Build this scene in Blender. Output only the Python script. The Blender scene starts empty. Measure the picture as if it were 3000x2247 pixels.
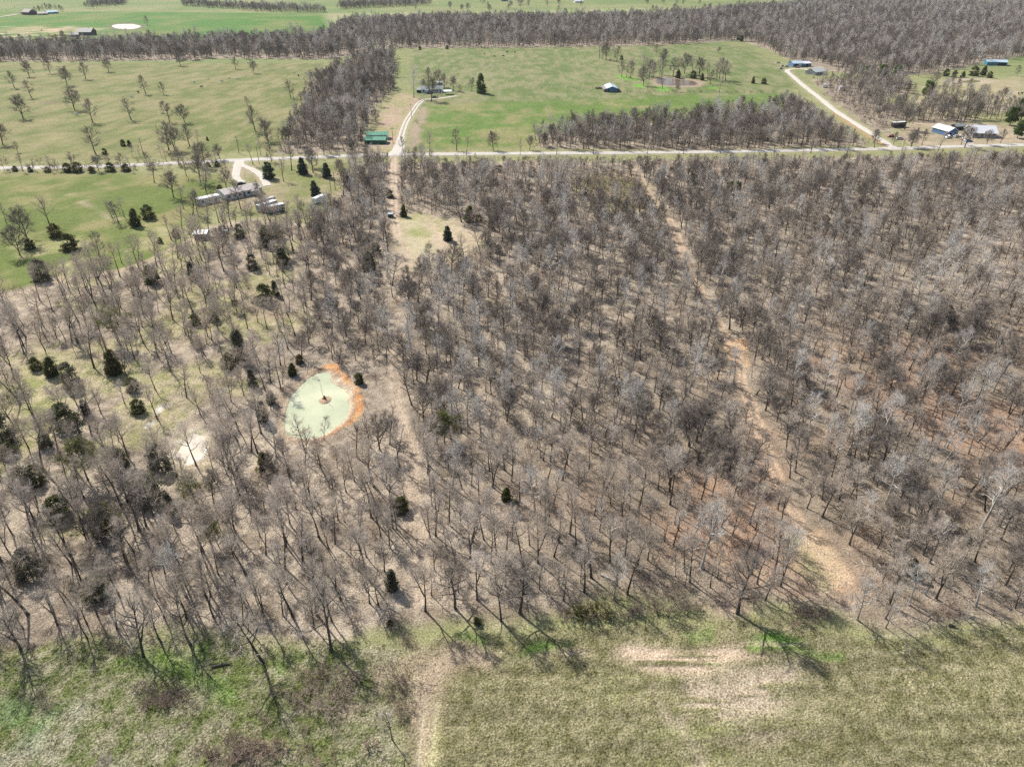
import bpy, math, random
import numpy as np
from mathutils import Vector, Matrix

# ------------------------------------------------------------------ camera
SC = bpy.context.scene
COL = SC.collection
CAM_H, PITCH, FPX = 95.0, math.radians(31.4), 2065.0
cam_d = bpy.data.cameras.new('camera')
cam_d.sensor_width = 36.0
cam_d.lens = FPX / 3000.0 * 36.0
cam_d.clip_start, cam_d.clip_end = 0.5, 20000.0
cam = bpy.data.objects.new('camera', cam_d)
cam.location = (0, 0, CAM_H)
cam.rotation_euler = (math.pi / 2 - PITCH, 0, 0)
COL.objects.link(cam)
SC.camera = cam

# ------------------------------------------------------------------ sky, sun, exposure
SUN_EL = math.radians(42.0)
SUN_AZ = math.radians(-40.0)          # measured from +Y (view direction) towards +X
world = bpy.data.worlds.new('World')
SC.world = world
world.use_nodes = True
wn = world.node_tree
bg = wn.nodes['Background']
sky = wn.nodes.new('ShaderNodeTexSky')
sky.sky_type = 'NISHITA'
sky.sun_disc = False
sky.sun_elevation = SUN_EL
sky.sun_rotation = SUN_AZ
sky.air_density = 1.0
sky.dust_density = 2.0
wn.links.new(sky.outputs[0], bg.inputs[0])
bg.inputs[1].default_value = 0.10
sun_d = bpy.data.lights.new('sun', 'SUN')
sun_d.energy = 5.0
sun_d.angle = math.radians(0.55)
sun_d.color = (1.0, 0.95, 0.88)
sun = bpy.data.objects.new('sun', sun_d)
sdir = Vector((math.sin(SUN_AZ) * math.cos(SUN_EL), math.cos(SUN_AZ) * math.cos(SUN_EL), math.sin(SUN_EL)))
sun.rotation_euler = sdir.to_track_quat('Z', 'Y').to_euler()
sun.location = (-200, 250, 300)
COL.objects.link(sun)
SC.view_settings.view_transform = 'Standard'
SC.view_settings.look = 'None'
SC.view_settings.gamma = 1.0
SC.view_settings.exposure = 0.35
SC.view_settings.use_curve_mapping = False
SC.cycles.max_bounces = 4
SC.cycles.diffuse_bounces = 2
SC.cycles.glossy_bounces = 2
SC.cycles.transmission_bounces = 2
SC.cycles.volume_bounces = 0
SC.cycles.use_denoising = False
SC.cycles.use_adaptive_sampling = True
SC.cycles.adaptive_threshold = 0.02

rng = np.random.default_rng(7)
random.seed(7)

# ------------------------------------------------------------------ small maths helpers
def hash2(ix, iy, s):
    h = (ix.astype(np.int64) * 374761393 + iy.astype(np.int64) * 668265263 + s * 974711) & 0xffffffff
    h = ((h ^ (h >> 13)) * 1274126177) & 0xffffffff
    h = (h ^ (h >> 16)) & 0xffff
    return h / 65535.0

def vnoise(x, y, s=0):
    x = np.asarray(x, float); y = np.asarray(y, float)
    ix, iy = np.floor(x), np.floor(y)
    fx, fy = x - ix, y - iy
    fx = fx * fx * (3 - 2 * fx); fy = fy * fy * (3 - 2 * fy)
    a, b = hash2(ix, iy, s), hash2(ix + 1, iy, s)
    c, d = hash2(ix, iy + 1, s), hash2(ix + 1, iy + 1, s)
    return (a + (b - a) * fx) * (1 - fy) + (c + (d - c) * fx) * fy

def fbm(x, y, s=0, o=3):
    t, a, n = 0.0, 1.0, 0.0
    for k in range(o):
        t = t + a * vnoise(np.asarray(x) * 2 ** k, np.asarray(y) * 2 ** k, s + 17 * k)
        n += a; a *= 0.55
    return t / n

def sstep(a, b, x):
    t = np.clip((x - a) / (b - a), 0, 1)
    return t * t * (3 - 2 * t)

CT, ST = math.cos(PITCH), math.sin(PITCH)
def P0(px, py, h=0.0):
    """photo pixel (3000 wide) -> point on the plane z=h"""
    x = (px - 1500.0) / FPX; y = -(py - 1123.5) / FPX
    dx, dy, dz = x, y * ST + CT, y * CT - ST
    dz = min(dz, -0.02)
    t = (h - CAM_H) / dz
    return np.array([dx * t, dy * t])

VS = 3000.0 / 2212.0
def V(pts, s=VS, ox=0, oy=0):
    return np.array([P0(ox + a * s, oy + b * s) for a, b in pts])
def Fp(pts): return V(pts, 1.0)

def seg_dist(x, y, a, b):
    d = b - a; L = max(float(d @ d), 1e-9)
    t = np.clip(((x - a[0]) * d[0] + (y - a[1]) * d[1]) / L, 0, 1)
    return np.hypot(x - a[0] - t * d[0], y - a[1] - t * d[1])

def line_dist(x, y, pl):
    r = np.full(np.shape(x), 1e9)
    for a, b in zip(pl[:-1], pl[1:]): r = np.minimum(r, seg_dist(x, y, a, b))
    return r

def inside(x, y, pl):
    c = np.zeros(np.shape(x), bool)
    n = len(pl); j = n - 1
    for i in range(n):
        xi, yi = pl[i]; xj, yj = pl[j]
        if yi != yj:
            c ^= ((yi > y) != (yj > y)) & (x < (xj - xi) * (y - yi) / (yj - yi) + xi)
        j = i
    return c

def sd_poly(x, y, pl):
    d = line_dist(x, y, np.vstack([pl, pl[:1]]))
    return np.where(inside(x, y, pl), -d, d)

def pmask(x, y, pl, feather):
    """1 inside the outline, fading over the feather"""
    lo, hi = pl.min(0) - feather * 2, pl.max(0) + feather * 2
    m = np.zeros(np.shape(x))
    k = (x > lo[0]) & (x < hi[0]) & (y > lo[1]) & (y < hi[1])
    if k.any():
        m[k] = 1 - sstep(-feather, feather, sd_poly(x[k], y[k], pl))
    return m

def lmask(x, y, pl, half, feather):
    lo, hi = pl.min(0) - half - feather, pl.max(0) + half + feather
    m = np.zeros(np.shape(x))
    k = (x > lo[0]) & (x < hi[0]) & (y > lo[1]) & (y < hi[1])
    if k.any():
        m[k] = 1 - sstep(half - feather * .5, half + feather, line_dist(x[k], y[k], pl))
    return m

def smooth_line(pl, step=3.0, closed=False):
    pl = np.asarray(pl, float)
    n = len(pl); out = []
    rngk = range(n if closed else n - 1)
    for i in rngk:
        if closed: p0, p1, p2, p3 = pl[(i - 1) % n], pl[i], pl[(i + 1) % n], pl[(i + 2) % n]
        else: p0, p1, p2, p3 = pl[max(i - 1, 0)], pl[i], pl[i + 1], pl[min(i + 2, n - 1)]
        m = max(2, int(np.hypot(*(p2 - p1)) / step))
        for k in range(m):
            t = k / m
            out.append(.5 * ((2 * p1) + (-p0 + p2) * t + (2 * p0 - 5 * p1 + 4 * p2 - p3) * t * t + (-p0 + 3 * p1 - 3 * p2 + p3) * t ** 3))
    if not closed: out.append(pl[-1])
    return np.array(out)

# ------------------------------------------------------------------ layout: lines and outlines on the ground
ROAD = smooth_line(V([(-700, 385), (-300, 372), (0, 363), (180, 361), (350, 354), (520, 346), (700, 338), (850, 333), (1100, 331), (1400, 329), (1700, 326), (1930, 322), (2070, 318), (2212, 315), (2700, 305), (3100, 298)]), 6)
DRIVE_A = smooth_line(V([(853, 333), (862, 318), (868, 290), (878, 262), (892, 240), (905, 222), (918, 214)]), 4)
YARD_A = smooth_line(V([(918, 214), (940, 213), (965, 210), (985, 207)]), 4)
LOOP_A = smooth_line(V([(519, 347), (514, 358), (511, 370), (510, 382), (517, 390), (527, 394)]), 2)
LOOP_B = smooth_line(V([(517, 350), (523, 358), (540, 364), (556, 373), (566, 382), (574, 394), (577, 402)]), 2)
LANE = smooth_line(V([(1930, 320), (1885, 292), (1840, 264), (1800, 238), (1770, 213), (1735, 185), (1712, 165), (1700, 154), (1712, 150), (1738, 150), (1752, 155)]), 4)
LANE_B = smooth_line(V([(-200, 92), (0, 90), (110, 89.5), (150, 88), (200, 84)]), 8)
LANE_C = smooth_line(V([(-60, 45), (0, 38), (20, 35), (36, 32)]), 8)
HOUSE_DRIVE = smooth_line(V([(2096, 317), (2092, 308), (2086, 301), (2080, 294)]), 2)
TRACK1 = smooth_line(V([(850, 338), (850, 370), (851, 400), (850, 440), (852, 470), (858, 500), (864, 535), (871, 570), (872, 620), (868, 680), (858, 760), (853, 830), (857, 880), (880, 960), (888, 1040), (900, 1120), (907, 1200), (908, 1290)]), 2)
TRACK2 = smooth_line(V([(1366, 362), (1384, 390), (1408, 425), (1420, 455), (1450, 480), (1465, 520), (1490, 590), (1530, 660), (1560, 715), (1590, 765), (1607, 840), (1640, 930), (1680, 1040), (1720, 1120), (1770, 1190), (1825, 1250)]), 2)
TRACK3 = smooth_line(V([(-60, 655), (30, 645), (90, 618), (180, 598), (260, 585), (330, 560), (420, 515), (470, 505)]), 3)
TRACK4 = smooth_line(V([(150, 420), (190, 445), (225, 465), (255, 475)]), 3)

POND_Z = [(330,1370),(298,1200),(335,960),(400,750),(560,570),(720,425),(860,350),(990,338),(1110,385),(1060,460),(1150,545),(1290,620),(1385,715),(1340,800),(1392,900),(1370,1000),(1325,1100),(1250,1195),(1080,1310),(900,1420),(700,1450),(480,1430)]
POND1 = V(POND_Z, .175, 780, 1030)
BANK1 = V([(250,1400),(260,1180),(300,940),(370,720),(540,530),(700,380),(860,270),(960,230),(1040,190),(1180,200),(1240,280),(1390,440),(1480,560),(1560,650),(1620,800),(1620,980),(1560,1110),(1400,1230),(1230,1320),(1050,1400),(880,1480),(650,1500),(420,1480)], .175, 780, 1030)
ORANGE1 = V([(960,250),(1040,190),(1200,190),(1240,290),(1390,440),(1480,560),(1560,640),(1620,800),(1620,980),(1560,1110),(1400,1230),(1230,1320),(900,1455),(860,1440),(1080,1300),(1300,1150),(1420,960),(1450,800),(1470,700),(1300,580),(1180,500),(1240,420),(1120,300)], .175, 780, 1030)
PALE1 = V([(1090,470),(1200,400),(1330,520),(1480,600),(1450,720),(1470,880),(1430,1050),(1270,1200),(1080,1320),(880,1430),(1060,1300),(1240,1190),(1330,1080),(1390,900),(1340,800),(1385,715),(1290,620),(1150,545)], .175, 780, 1030)
POND2 = V([(1130,960),(1175,885),(1235,812),(1325,825),(1345,900),(1290,965),(1210,1003)], .4521, 0, 900)
BANK2 = V([(1085,950),(1110,880),(1180,815),(1250,785),(1350,800),(1375,900),(1310,985),(1205,1030),(1120,1000)], .4521, 0, 900)
POND3 = V([(765,500),(790,475),(870,460),(960,462),(1080,478),(1200,490),(1290,510),(1310,540),(1250,553),(1100,553),(960,555),(850,545),(780,525)], .2351, 1740, 120)
BANK3 = V([(720,500),(760,455),(900,445),(1080,465),(1220,475),(1330,495),(1370,545),(1290,575),(1100,580),(930,570),(800,555),(735,530)], .2351, 1740, 120)
POND4 = Fp([(328, 76), (345, 72), (385, 71), (410, 76), (410, 81), (385, 86), (350, 85), (332, 81)])
BANK4 = Fp([(318, 76), (340, 69), (385, 68), (420, 75), (418, 83), (388, 89), (345, 88), (324, 83)])
POND5 = V([(380,1000),(560,975),(760,965),(830,985),(790,1020),(620,1040),(450,1035)], .1388, 2760, 100)
PONDS = [POND1, POND2, POND3, POND4, POND5]
ISLE = P0(780 + 985 * .175, 1030 + 800 * .175)

MAIN = V([(775, 352), (2212, 338), (2500, 335), (2900, 700), (3300, 1450), (2400, 1340), (2212, 1330), (2000, 1330), (1900, 1350), (1850, 1345), (1790, 1305), (1690, 1300), (1640, 1330), (1590, 1335), (1560, 1320), (1500, 1268), (1300, 1258), (1215, 1305), (1110, 1325), (950, 1345), (870, 1350), (700, 1378), (500, 1375), (250, 1382), (0, 1395), (-700, 1420), (-600, 1000), (-300, 700), (0, 640), (120, 600), (260, 585), (380, 545), (430, 495), (560, 470), (640, 480), (690, 488), (712, 455), (735, 400), (755, 362)])
SAVANNA = V([(-500, 600), (640, 440), (690, 560), (660, 700), (600, 760), (600, 960), (480, 1060), (260, 1150), (0, 1210), (-500, 1250)])
CLEAR = [V([(835, 475), (900, 460), (985, 475), (1010, 495), (1060, 500), (1030, 545), (960, 570), (880, 590), (845, 560)]),
         V([(1240, 385), (1330, 370), (1400, 400), (1420, 450), (1340, 455), (1250, 430)]),
         V([(700, 790), (860, 780), (880, 870), (840, 950), (700, 1000), (600, 985), (580, 900), (640, 810)]),
         V([(520, 640), (580, 610), (620, 640), (600, 690), (540, 690)]),
         V([(1560, 735), (1600, 730), (1620, 790), (1585, 800)]),
         V([(1715, 1130), (1790, 1145), (1860, 1230), (1860, 1310), (1740, 1300), (1725, 1215)]),
         V([(370, 920), (440, 915), (460, 960), (420, 1005), (370, 995)]),
         V([(20, 760), (120, 740), (170, 820), (330, 770), (340, 830), (180, 870), (60, 900)])]
STRIP_N = V([(1160, 318), (1158, 296), (1180, 286), (1300, 272), (1450, 262), (1570, 252), (1690, 238), (1712, 205), (1740, 222), (1800, 262), (1880, 316), (1500, 325)])
LANEWOOD = V([(590, 332), (615, 305), (648, 258), (662, 210), (668, 185), (740, 150), (790, 128), (850, 118), (850, 165), (845, 200), (812, 232), (806, 262), (785, 290), (778, 330)])
BELT = V([(-400, 138), (0, 135), (440, 133), (450, 128), (700, 130), (790, 118), (850, 106), (1100, 104), (1400, 100), (1600, 88), (1660, 108), (1750, 150), (1880, 165), (2010, 160), (2212, 120), (2600, 110), (2600, 12), (2212, 10), (1800, 8), (1590, 22), (1400, 38), (1000, 42), (760, 48), (718, 66), (690, 84), (440, 90), (200, 95), (0, 98), (-400, 98)])
RIGHTWOOD = V([(1755, 172), (1890, 170), (1960, 172), (1970, 205), (1900, 215), (1960, 240), (2060, 250), (2110, 262), (2060, 275), (1990, 268), (1930, 262), (1920, 296), (1870, 272), (1800, 222)])
FARBELTS = [V([(390, 10), (700, 24), (705, 30), (560, 26), (395, 14)]), V([(735, 22), (930, 12), (930, 6), (735, 14)]), V([(-200, -2), (400, -1.5), (900, -1), (900, -4), (-200, -4)]), V([(190, 18), (270, 12), (280, 5), (200, 8)]), V([(1000, -2), (3000, -1), (3000, -5), (1000, -5)])]
SPARSE = [V([(1000, 30), (1560, 20), (1560, 2), (1000, 8)]), V([(1960, 260), (2212, 240), (2212, 165), (1990, 190)])]

def warp(x, y, sc, amp, s):
    return x + (fbm(x / sc, y / sc, s) - .5) * 2 * amp, y + (fbm(x / sc, y / sc, s + 5) - .5) * 2 * amp

# ------------------------------------------------------------------ ground height
def gz(x, y):
    x = np.atleast_1d(np.asarray(x, float)); y = np.atleast_1d(np.asarray(y, float))
    z = .35 * (fbm(x / 70, y / 70, 3, 2) - .5)
    z = z + 2.2 * (fbm(x / 330, y / 330, 9, 2) - .5) * sstep(150, 700, np.hypot(x, y))
    for k, pl in enumerate(PONDS):
        f = (2.0, 1.2, 5.0, 9.0, 5.0)[k]
        dep = (1.1, .7, 1.1, 1.3, .9)[k]
        lo, hi = pl.min(0) - f * 3, pl.max(0) + f * 3
        m = (x > lo[0]) & (x < hi[0]) & (y > lo[1]) & (y < hi[1])
        if m.any():
            sd = sd_poly(x[m], y[m], pl)
            base = PZ[k]
            w = 1 - sstep(0, f * 1.6, sd)
            z[m] = z[m] * (1 - w) + w * (base + .12 - dep * (1 - sstep(-f, f * .35, sd)))
    return z
PZ = [0.0] * 5
PZ = [float(gz(p[:, 0].mean(), p[:, 1].mean() + 40)[0]) - .1 for p in PONDS]
WATER_Z = [b - .12 for b in PZ]

def g1(x, y): return float(gz(x, y)[0])
def PG(px, py):
    h = 0.0
    for _ in range(3):
        p = P0(px, py, h); h = g1(p[0], p[1])
    return Vector((p[0], p[1], h))
def PV(px, py): return PG(px * VS, py * VS)

def proj(x, y, z):
    """world -> photo pixel (3000 wide) and depth"""
    dx, dy, dz = x, y, z - CAM_H
    d = dy * CT - dz * ST
    u = dy * ST + dz * CT
    return 1500 + FPX * dx / d, 1123.5 - FPX * u / d, d

# ------------------------------------------------------------------ materials
def new_mat(name):
    m = bpy.data.materials.new(name); m.use_nodes = True
    return m, m.node_tree.nodes, m.node_tree.links, m.node_tree.nodes['Principled BSDF']

def simple(name, col, rough=.8, metal=0.0, var=.12, scale=1.5, spec=.3, bump=0.0, emit=None):
    m, n, l, b = new_mat(name)
    b.inputs['Roughness'].default_value = rough
    b.inputs['Metallic'].default_value = metal
    b.inputs['Specular IOR Level'].default_value = spec
    tc = n.new('ShaderNodeTexCoord')
    nz = n.new('ShaderNodeTexNoise'); nz.inputs['Scale'].default_value = scale; nz.inputs['Detail'].default_value = 5
    l.new(tc.outputs['Object'], nz.inputs['Vector'])
    rp = n.new('ShaderNodeMapRange')
    rp.inputs[1].default_value = .3; rp.inputs[2].default_value = .7
    rp.inputs[3].default_value = 1 - var; rp.inputs[4].default_value = 1 + var
    l.new(nz.outputs[0], rp.inputs[0])
    mx = n.new('ShaderNodeVectorMath'); mx.operation = 'SCALE'
    mx.inputs[0].default_value = col
    l.new(rp.outputs[0], mx.inputs['Scale'])
    l.new(mx.outputs[0], b.inputs['Base Color'])
    if bump:
        bp = n.new('ShaderNodeBump'); bp.inputs['Distance'].default_value = bump
        l.new(nz.outputs[0], bp.inputs['Height']); l.new(bp.outputs[0], b.inputs['Normal'])
    return m

def plant_mat(name, cols, rough=.9, trans=0.0, pos=None):
    """colour picked per plant (object random) from a ramp, with small position noise"""
    m, n, l, b = new_mat(name)
    b.inputs['Roughness'].default_value = rough
    b.inputs['Specular IOR Level'].default_value = .15
    oi = n.new('ShaderNodeObjectInfo')
    rp = n.new('ShaderNodeValToRGB')
    el = rp.color_ramp.elements
    while len(el) < len(cols): el.new(.5)
    for i, c in enumerate(cols):
        el[i].position = i / max(1, len(cols) - 1); el[i].color = (*c, 1)
    l.new(oi.outputs['Random'], rp.inputs[0])
    tc = n.new('ShaderNodeTexCoord')
    nz = n.new('ShaderNodeTexNoise'); nz.inputs['Scale'].default_value = 1.1; nz.inputs['Detail'].default_value = 3
    l.new(tc.outputs['Object'], nz.inputs['Vector'])
    mr = n.new('ShaderNodeMapRange')
    mr.inputs[1].default_value = .3; mr.inputs[2].default_value = .7; mr.inputs[3].default_value = .7; mr.inputs[4].default_value = 1.3
    l.new(nz.outputs[0], mr.inputs[0])
    n5 = n.new('ShaderNodeTexNoise'); n5.inputs['Scale'].default_value = .022; n5.inputs['Detail'].default_value = 2
    l.new(oi.outputs['Location'], n5.inputs['Vector'])
    m5 = n.new('ShaderNodeMapRange')
    for i5, v5 in enumerate((.35, .65, .84, 1.14)): m5.inputs[i5 + 1].default_value = v5
    l.new(n5.outputs[0], m5.inputs[0])
    mm = n.new('ShaderNodeMath'); mm.operation = 'MULTIPLY'; l.new(mr.outputs[0], mm.inputs[0]); l.new(m5.outputs[0], mm.inputs[1])
    mx = n.new('ShaderNodeVectorMath'); mx.operation = 'SCALE'
    l.new(rp.outputs[0], mx.inputs[0]); l.new(mm.outputs[0], mx.inputs['Scale'])
    l.new(mx.outputs[0], b.inputs['Base Color'])
    if trans:
        tr = n.new('ShaderNodeBsdfTranslucent'); l.new(mx.outputs[0], tr.inputs[0])
        ms = n.new('ShaderNodeMixShader'); ms.inputs[0].default_value = trans
        l.new(b.outputs[0], ms.inputs[1]); l.new(tr.outputs[0], ms.inputs[2])
        l.new(ms.outputs[0], n['Material Output'].inputs[0])
    return m

M = {}
M['bark'] = plant_mat('bark', [(.075, .064, .054), (.11, .097, .082), (.085, .074, .062), (.15, .133, .115), (.095, .083, .07)])
M['twig'] = plant_mat('twigs', [(.48, .405, .325), (.56, .485, .405), (.50, .425, .345), (.64, .57, .50), (.52, .445, .365), (.59, .515, .44)])
M['twig_backlit'] = plant_mat('backlit_twigs', [(.27, .23, .19), (.31, .27, .23), (.28, .24, .20), (.34, .30, .26)])  # darker copy of the twig colour, with the backlit look of far crowns painted in
M['pale_bark'] = plant_mat('pale_bark', [(.42, .39, .34), (.5, .47, .42)])
M['pale_twig'] = plant_mat('pale_twigs', [(.6, .57, .52), (.68, .65, .6)])
M['bud'] = plant_mat('buds', [(.36, .36, .13), (.42, .42, .20)], trans=.3)
M['cedar'] = plant_mat('cedar_foliage', [(.11, .125, .05), (.14, .15, .055), (.12, .14, .06), (.17, .15, .065)], trans=.45)
M['cedar_grey'] = plant_mat('grey_cedar_foliage', [(.17, .175, .12), (.21, .20, .15)], trans=.4)
M['pine'] = plant_mat('pine_foliage', [(.11, .17, .045), (.16, .22, .05)], trans=.4)
M['blue_spruce'] = plant_mat('spruce_foliage', [(.065, .10, .065), (.08, .12, .08)], trans=.4)
M['brush'] = plant_mat('brush_twigs', [(.30, .215, .165), (.36, .27, .21), (.42, .34, .265), (.33, .25, .2)])
M['olive'] = plant_mat('olive_brush', [(.12, .12, .035), (.16, .14, .05)], trans=.2)
M['shingle'] = simple('weathered_shingle', (.11, .105, .10), .9, var=.2)

def ground_mat():
    m, n, l, b = new_mat('ground_cover')
    b.inputs['Roughness'].default_value = .95
    b.inputs['Specular IOR Level'].default_value = .1
    at = n.new('ShaderNodeAttribute'); at.attribute_name = 'tint'
    rg = n.new('ShaderNodeAttribute'); rg.attribute_name = 'rough'
    tc = n.new('ShaderNodeTexCoord')
    def noise(sc, det, rough=.55):
        z = n.new('ShaderNodeTexNoise'); z.inputs['Scale'].default_value = sc; z.inputs['Detail'].default_value = det
        z.inputs['Roughness'].default_value = rough
        l.new(tc.outputs['Object'], z.inputs['Vector']); return z
    n1, n2, n3 = noise(3.3, 4, .7), noise(.4, 4), noise(.045, 3)
    vo = n.new('ShaderNodeTexVoronoi'); vo.inputs['Scale'].default_value = 2.6
    l.new(tc.outputs['Object'], vo.inputs['Vector'])
    def mr(src, a, bb, c, d):
        z = n.new('ShaderNodeMapRange'); 
        for i, v in enumerate((a, bb, c, d)): z.inputs[i + 1].default_value = v
        l.new(src, z.inputs[0]); return z.outputs[0]
    def math_(op, a, bb):
        z = n.new('ShaderNodeMath'); z.operation = op
        for i, v in enumerate((a, bb)):
            if isinstance(v, (int, float)): z.inputs[i].default_value = v
            else: l.new(v, z.inputs[i])
        return z.outputs[0]
    f1 = mr(n1.outputs[0], .32, .68, .38, 1.6)
    f2 = mr(n2.outputs[0], .3, .7, .88, 1.12)
    f3 = mr(n3.outputs[0], .3, .7, .94, 1.06)
    f = math_('MULTIPLY', math_('MULTIPLY', f1, f2), f3)
    mx = n.new('ShaderNodeVectorMath'); mx.operation = 'SCALE'
    l.new(at.outputs['Color'], mx.inputs[0]); l.new(f, mx.inputs['Scale'])
    # bits of straw and dry leaf lying over the cover
    n4 = noise(5.5, 3, .7)
    k = mr(n4.outputs[0], .56, .68, 0, .55)
    st = n.new('ShaderNodeMix'); st.data_type = 'RGBA'
    l.new(k, st.inputs[0]); l.new(mx.outputs[0], st.inputs[6])
    br = n.new('ShaderNodeVectorMath'); br.operation = 'MULTIPLY_ADD'
    br.inputs[1].default_value = (.75, .75, .75); br.inputs[2].default_value = (.16, .125, .085)
    l.new(mx.outputs[0], br.inputs[0]); l.new(br.outputs[0], st.inputs[7])
    l.new(st.outputs[2], b.inputs['Base Color'])
    h = math_('ADD', math_('MULTIPLY', n1.outputs[0], .28), math_('MULTIPLY', vo.outputs['Distance'], .16))
    h = math_('ADD', h, math_('MULTIPLY', n2.outputs[0], .35))
    h = math_('MULTIPLY', h, rg.outputs['Fac'])
    bp = n.new('ShaderNodeBump'); bp.inputs['Distance'].default_value = 1.0; bp.inputs['Strength'].default_value = .9
    l.new(h, bp.inputs['Height']); l.new(bp.outputs[0], b.inputs['Normal'])
    return m
M['ground'] = ground_mat()

def water_mat(name, c1, c2, scale, rough=.12, spec=.5):
    m, n, l, b = new_mat(name)
    b.inputs['Roughness'].default_value = rough
    b.inputs['Specular IOR Level'].default_value = spec
    tc = n.new('ShaderNodeTexCoord')
    nz = n.new('ShaderNodeTexNoise'); nz.inputs['Scale'].default_value = scale; nz.inputs['Detail'].default_value = 4
    l.new(tc.outputs['Object'], nz.inputs['Vector'])
    rp = n.new('ShaderNodeValToRGB')
    rp.color_ramp.elements[0].position = .35; rp.color_ramp.elements[1].position = .65
    rp.color_ramp.elements[0].color = (*c1, 1); rp.color_ramp.elements[1].color = (*c2, 1)
    l.new(nz.outputs[0], rp.inputs[0]); l.new(rp.outputs[0], b.inputs['Base Color'])
    nb = n.new('ShaderNodeTexNoise'); nb.inputs['Scale'].default_value = 3.0
    l.new(tc.outputs['Object'], nb.inputs['Vector'])
    bp = n.new('ShaderNodeBump'); bp.inputs['Distance'].default_value = .004
    l.new(nb.outputs[0], bp.inputs['Height']); l.new(bp.outputs[0], b.inputs['Normal'])
    return m
M['water1'] = water_mat('milky_green_water', (.36, .41, .27), (.58, .60, .40), .075, .15, .5)
M['water2'] = water_mat('milky_mud_water', (.46, .39, .29), (.54, .48, .39), .2, .2, .4)
M['water3'] = water_mat('brown_water', (.15, .105, .065), (.19, .14, .095), .05, .2, .25)
M['water4'] = water_mat('pale_water', (.40, .42, .42), (.5, .52, .52), .05, .1)
M['water5'] = water_mat('algae_water', (.16, .14, .03), (.2, .17, .04), .1, .4)
M['gravel'] = simple('pale_gravel', (.56, .52, .45), .95, var=.16, scale=.8, spec=.1, bump=.05)
M['road'] = simple('worn_road', (.50, .475, .43), .9, var=.14, scale=.35, spec=.1, bump=.02)

# ------------------------------------------------------------------ object helpers
def prop(o, label=None, cat=None, group=None, kind=None):
    if label: o['label'] = label
    if cat: o['category'] = cat
    if group: o['group'] = group
    if kind: o['kind'] = kind
    return o

def mesh_obj(name, verts, faces, mat, parent=None, smooth=False):
    me = bpy.data.meshes.new(name)
    me.from_pydata([tuple(v) for v in verts], [], [tuple(f) for f in faces])
    if mat is not None: me.materials.append(mat)
    if smooth: me.polygons.foreach_set('use_smooth', [True] * len(me.polygons))
    me.update()
    return link(name, me, parent)

def link(name, me, parent=None):
    o = bpy.data.objects.new(name, me)
    COL.objects.link(o)
    if parent is not None: o.parent = parent
    return o

def empty(name, loc, rz=0.0, sc=1.0):
    o = bpy.data.objects.new(name, None)
    o.empty_display_size = .5
    o.location = loc; o.rotation_euler = (0, 0, rz); o.scale = (sc, sc, sc) if not hasattr(sc, '__len__') else sc
    COL.objects.link(o)
    return o

# ------------------------------------------------------------------ the ground sheet
def axis_x():
    a = list(np.arange(0, 110, .62)); d = .62
    while a[-1] < 5200: d = min(d * 1.024, 90); a.append(a[-1] + d)
    a = np.array(a); return np.concatenate([-a[:0:-1], a])
def axis_y():
    a = [-60., -30., -10., 10., 22., 30.]; d = .42; a.append(34.)
    while a[-1] < 7500:
        d = max(.42, (a[-1]) * .0072) if a[-1] < 1500 else d * 1.03
        a.append(a[-1] + d)
    return np.array(a)
gx, gy = axis_x(), axis_y()
X, Y = np.meshgrid(gx, gy)
x, y = X.ravel(), Y.ravel()
z = gz(x, y)
wx, wy = warp(x, y, 14, 4.0, 41)
wx2, wy2 = warp(x, y, 60, 14.0, 61)
n_f = fbm(x / 2.2, y / 2.2, 71); n_m = fbm(x / 9, y / 9, 72); n_l = fbm(x / 40, y / 40, 73); n_w = fbm(x / 5, y / 18, 77)

def C(r, g, b): return np.array([r, g, b], float)
LITTER = C(.22, .178, .13); LITTER2 = C(.42, .352, .268); RED = C(.34, .215, .14)
OLIVE = C(.262, .262, .125); STRAW = C(.42, .37, .245); GREEN = C(.20, .285, .075); BRIGHT = C(.12, .235, .035)
DIRT = C(.46, .36, .255); PINK = C(.40, .30, .225); BROWN = C(.235, .18, .135); SAND = C(.6, .53, .42)
tint = np.tile(OLIVE, (len(x), 1)); rough = np.full(len(x), .35)
def put(m, col, r=None):
    global tint, rough
    if np.ndim(col) == 1: col = col[None]
    tint = tint * (1 - m[:, None]) + col * m[:, None]
    if r is not None: rough = rough * (1 - m) + r * m
def mixn(a, b, t, lo=.35, hi=.65):
    k = sstep(lo, hi, t)[:, None]; return a[None] * (1 - k) + b[None] * k

# far fields: greener
put(sstep(500, 900, y) * .8, mixn(C(.13, .20, .06), C(.22, .24, .10), fbm(x / 120, y / 120, 81)))
# pastures
P_UL = V([(-400, 140), (700, 138), (690, 200), (640, 320), (300, 345), (-400, 360)])
put(pmask(wx, wy, P_UL, 6), mixn(C(.145, .172, .056), C(.26, .235, .115), n_w * .55 + n_m * .25 + n_l * .2), .35)
P_UR = V([(885, 108), (1600, 92), (1720, 160), (1700, 240), (1160, 322), (890, 322), (905, 230), (895, 160)])
put(pmask(wx, wy, P_UR, 5), mixn(C(.13, .175, .056), C(.24, .235, .12), n_w * .5 + n_m * .25 + n_l * .25), .35)
P_UR2 = V([(915, 225), (1300, 215), (1500, 205), (1690, 205), (1690, 235), (1160, 320), (900, 318)])
put(pmask(wx, wy, P_UR2, 6) * .75, mixn(C(.11, .19, .036), C(.24, .23, .095), n_m * .4 + n_l * .6, .4, .62), .3)
P_TL = V([(-300, 30), (280, 26), (700, 32), (715, 75), (690, 92), (0, 92), (-300, 92)])
put(pmask(wx, wy, P_TL, 10), mixn(C(.075, .18, .03), C(.16, .205, .06), fbm(x / 60, y / 90, 83)), .3)
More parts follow.
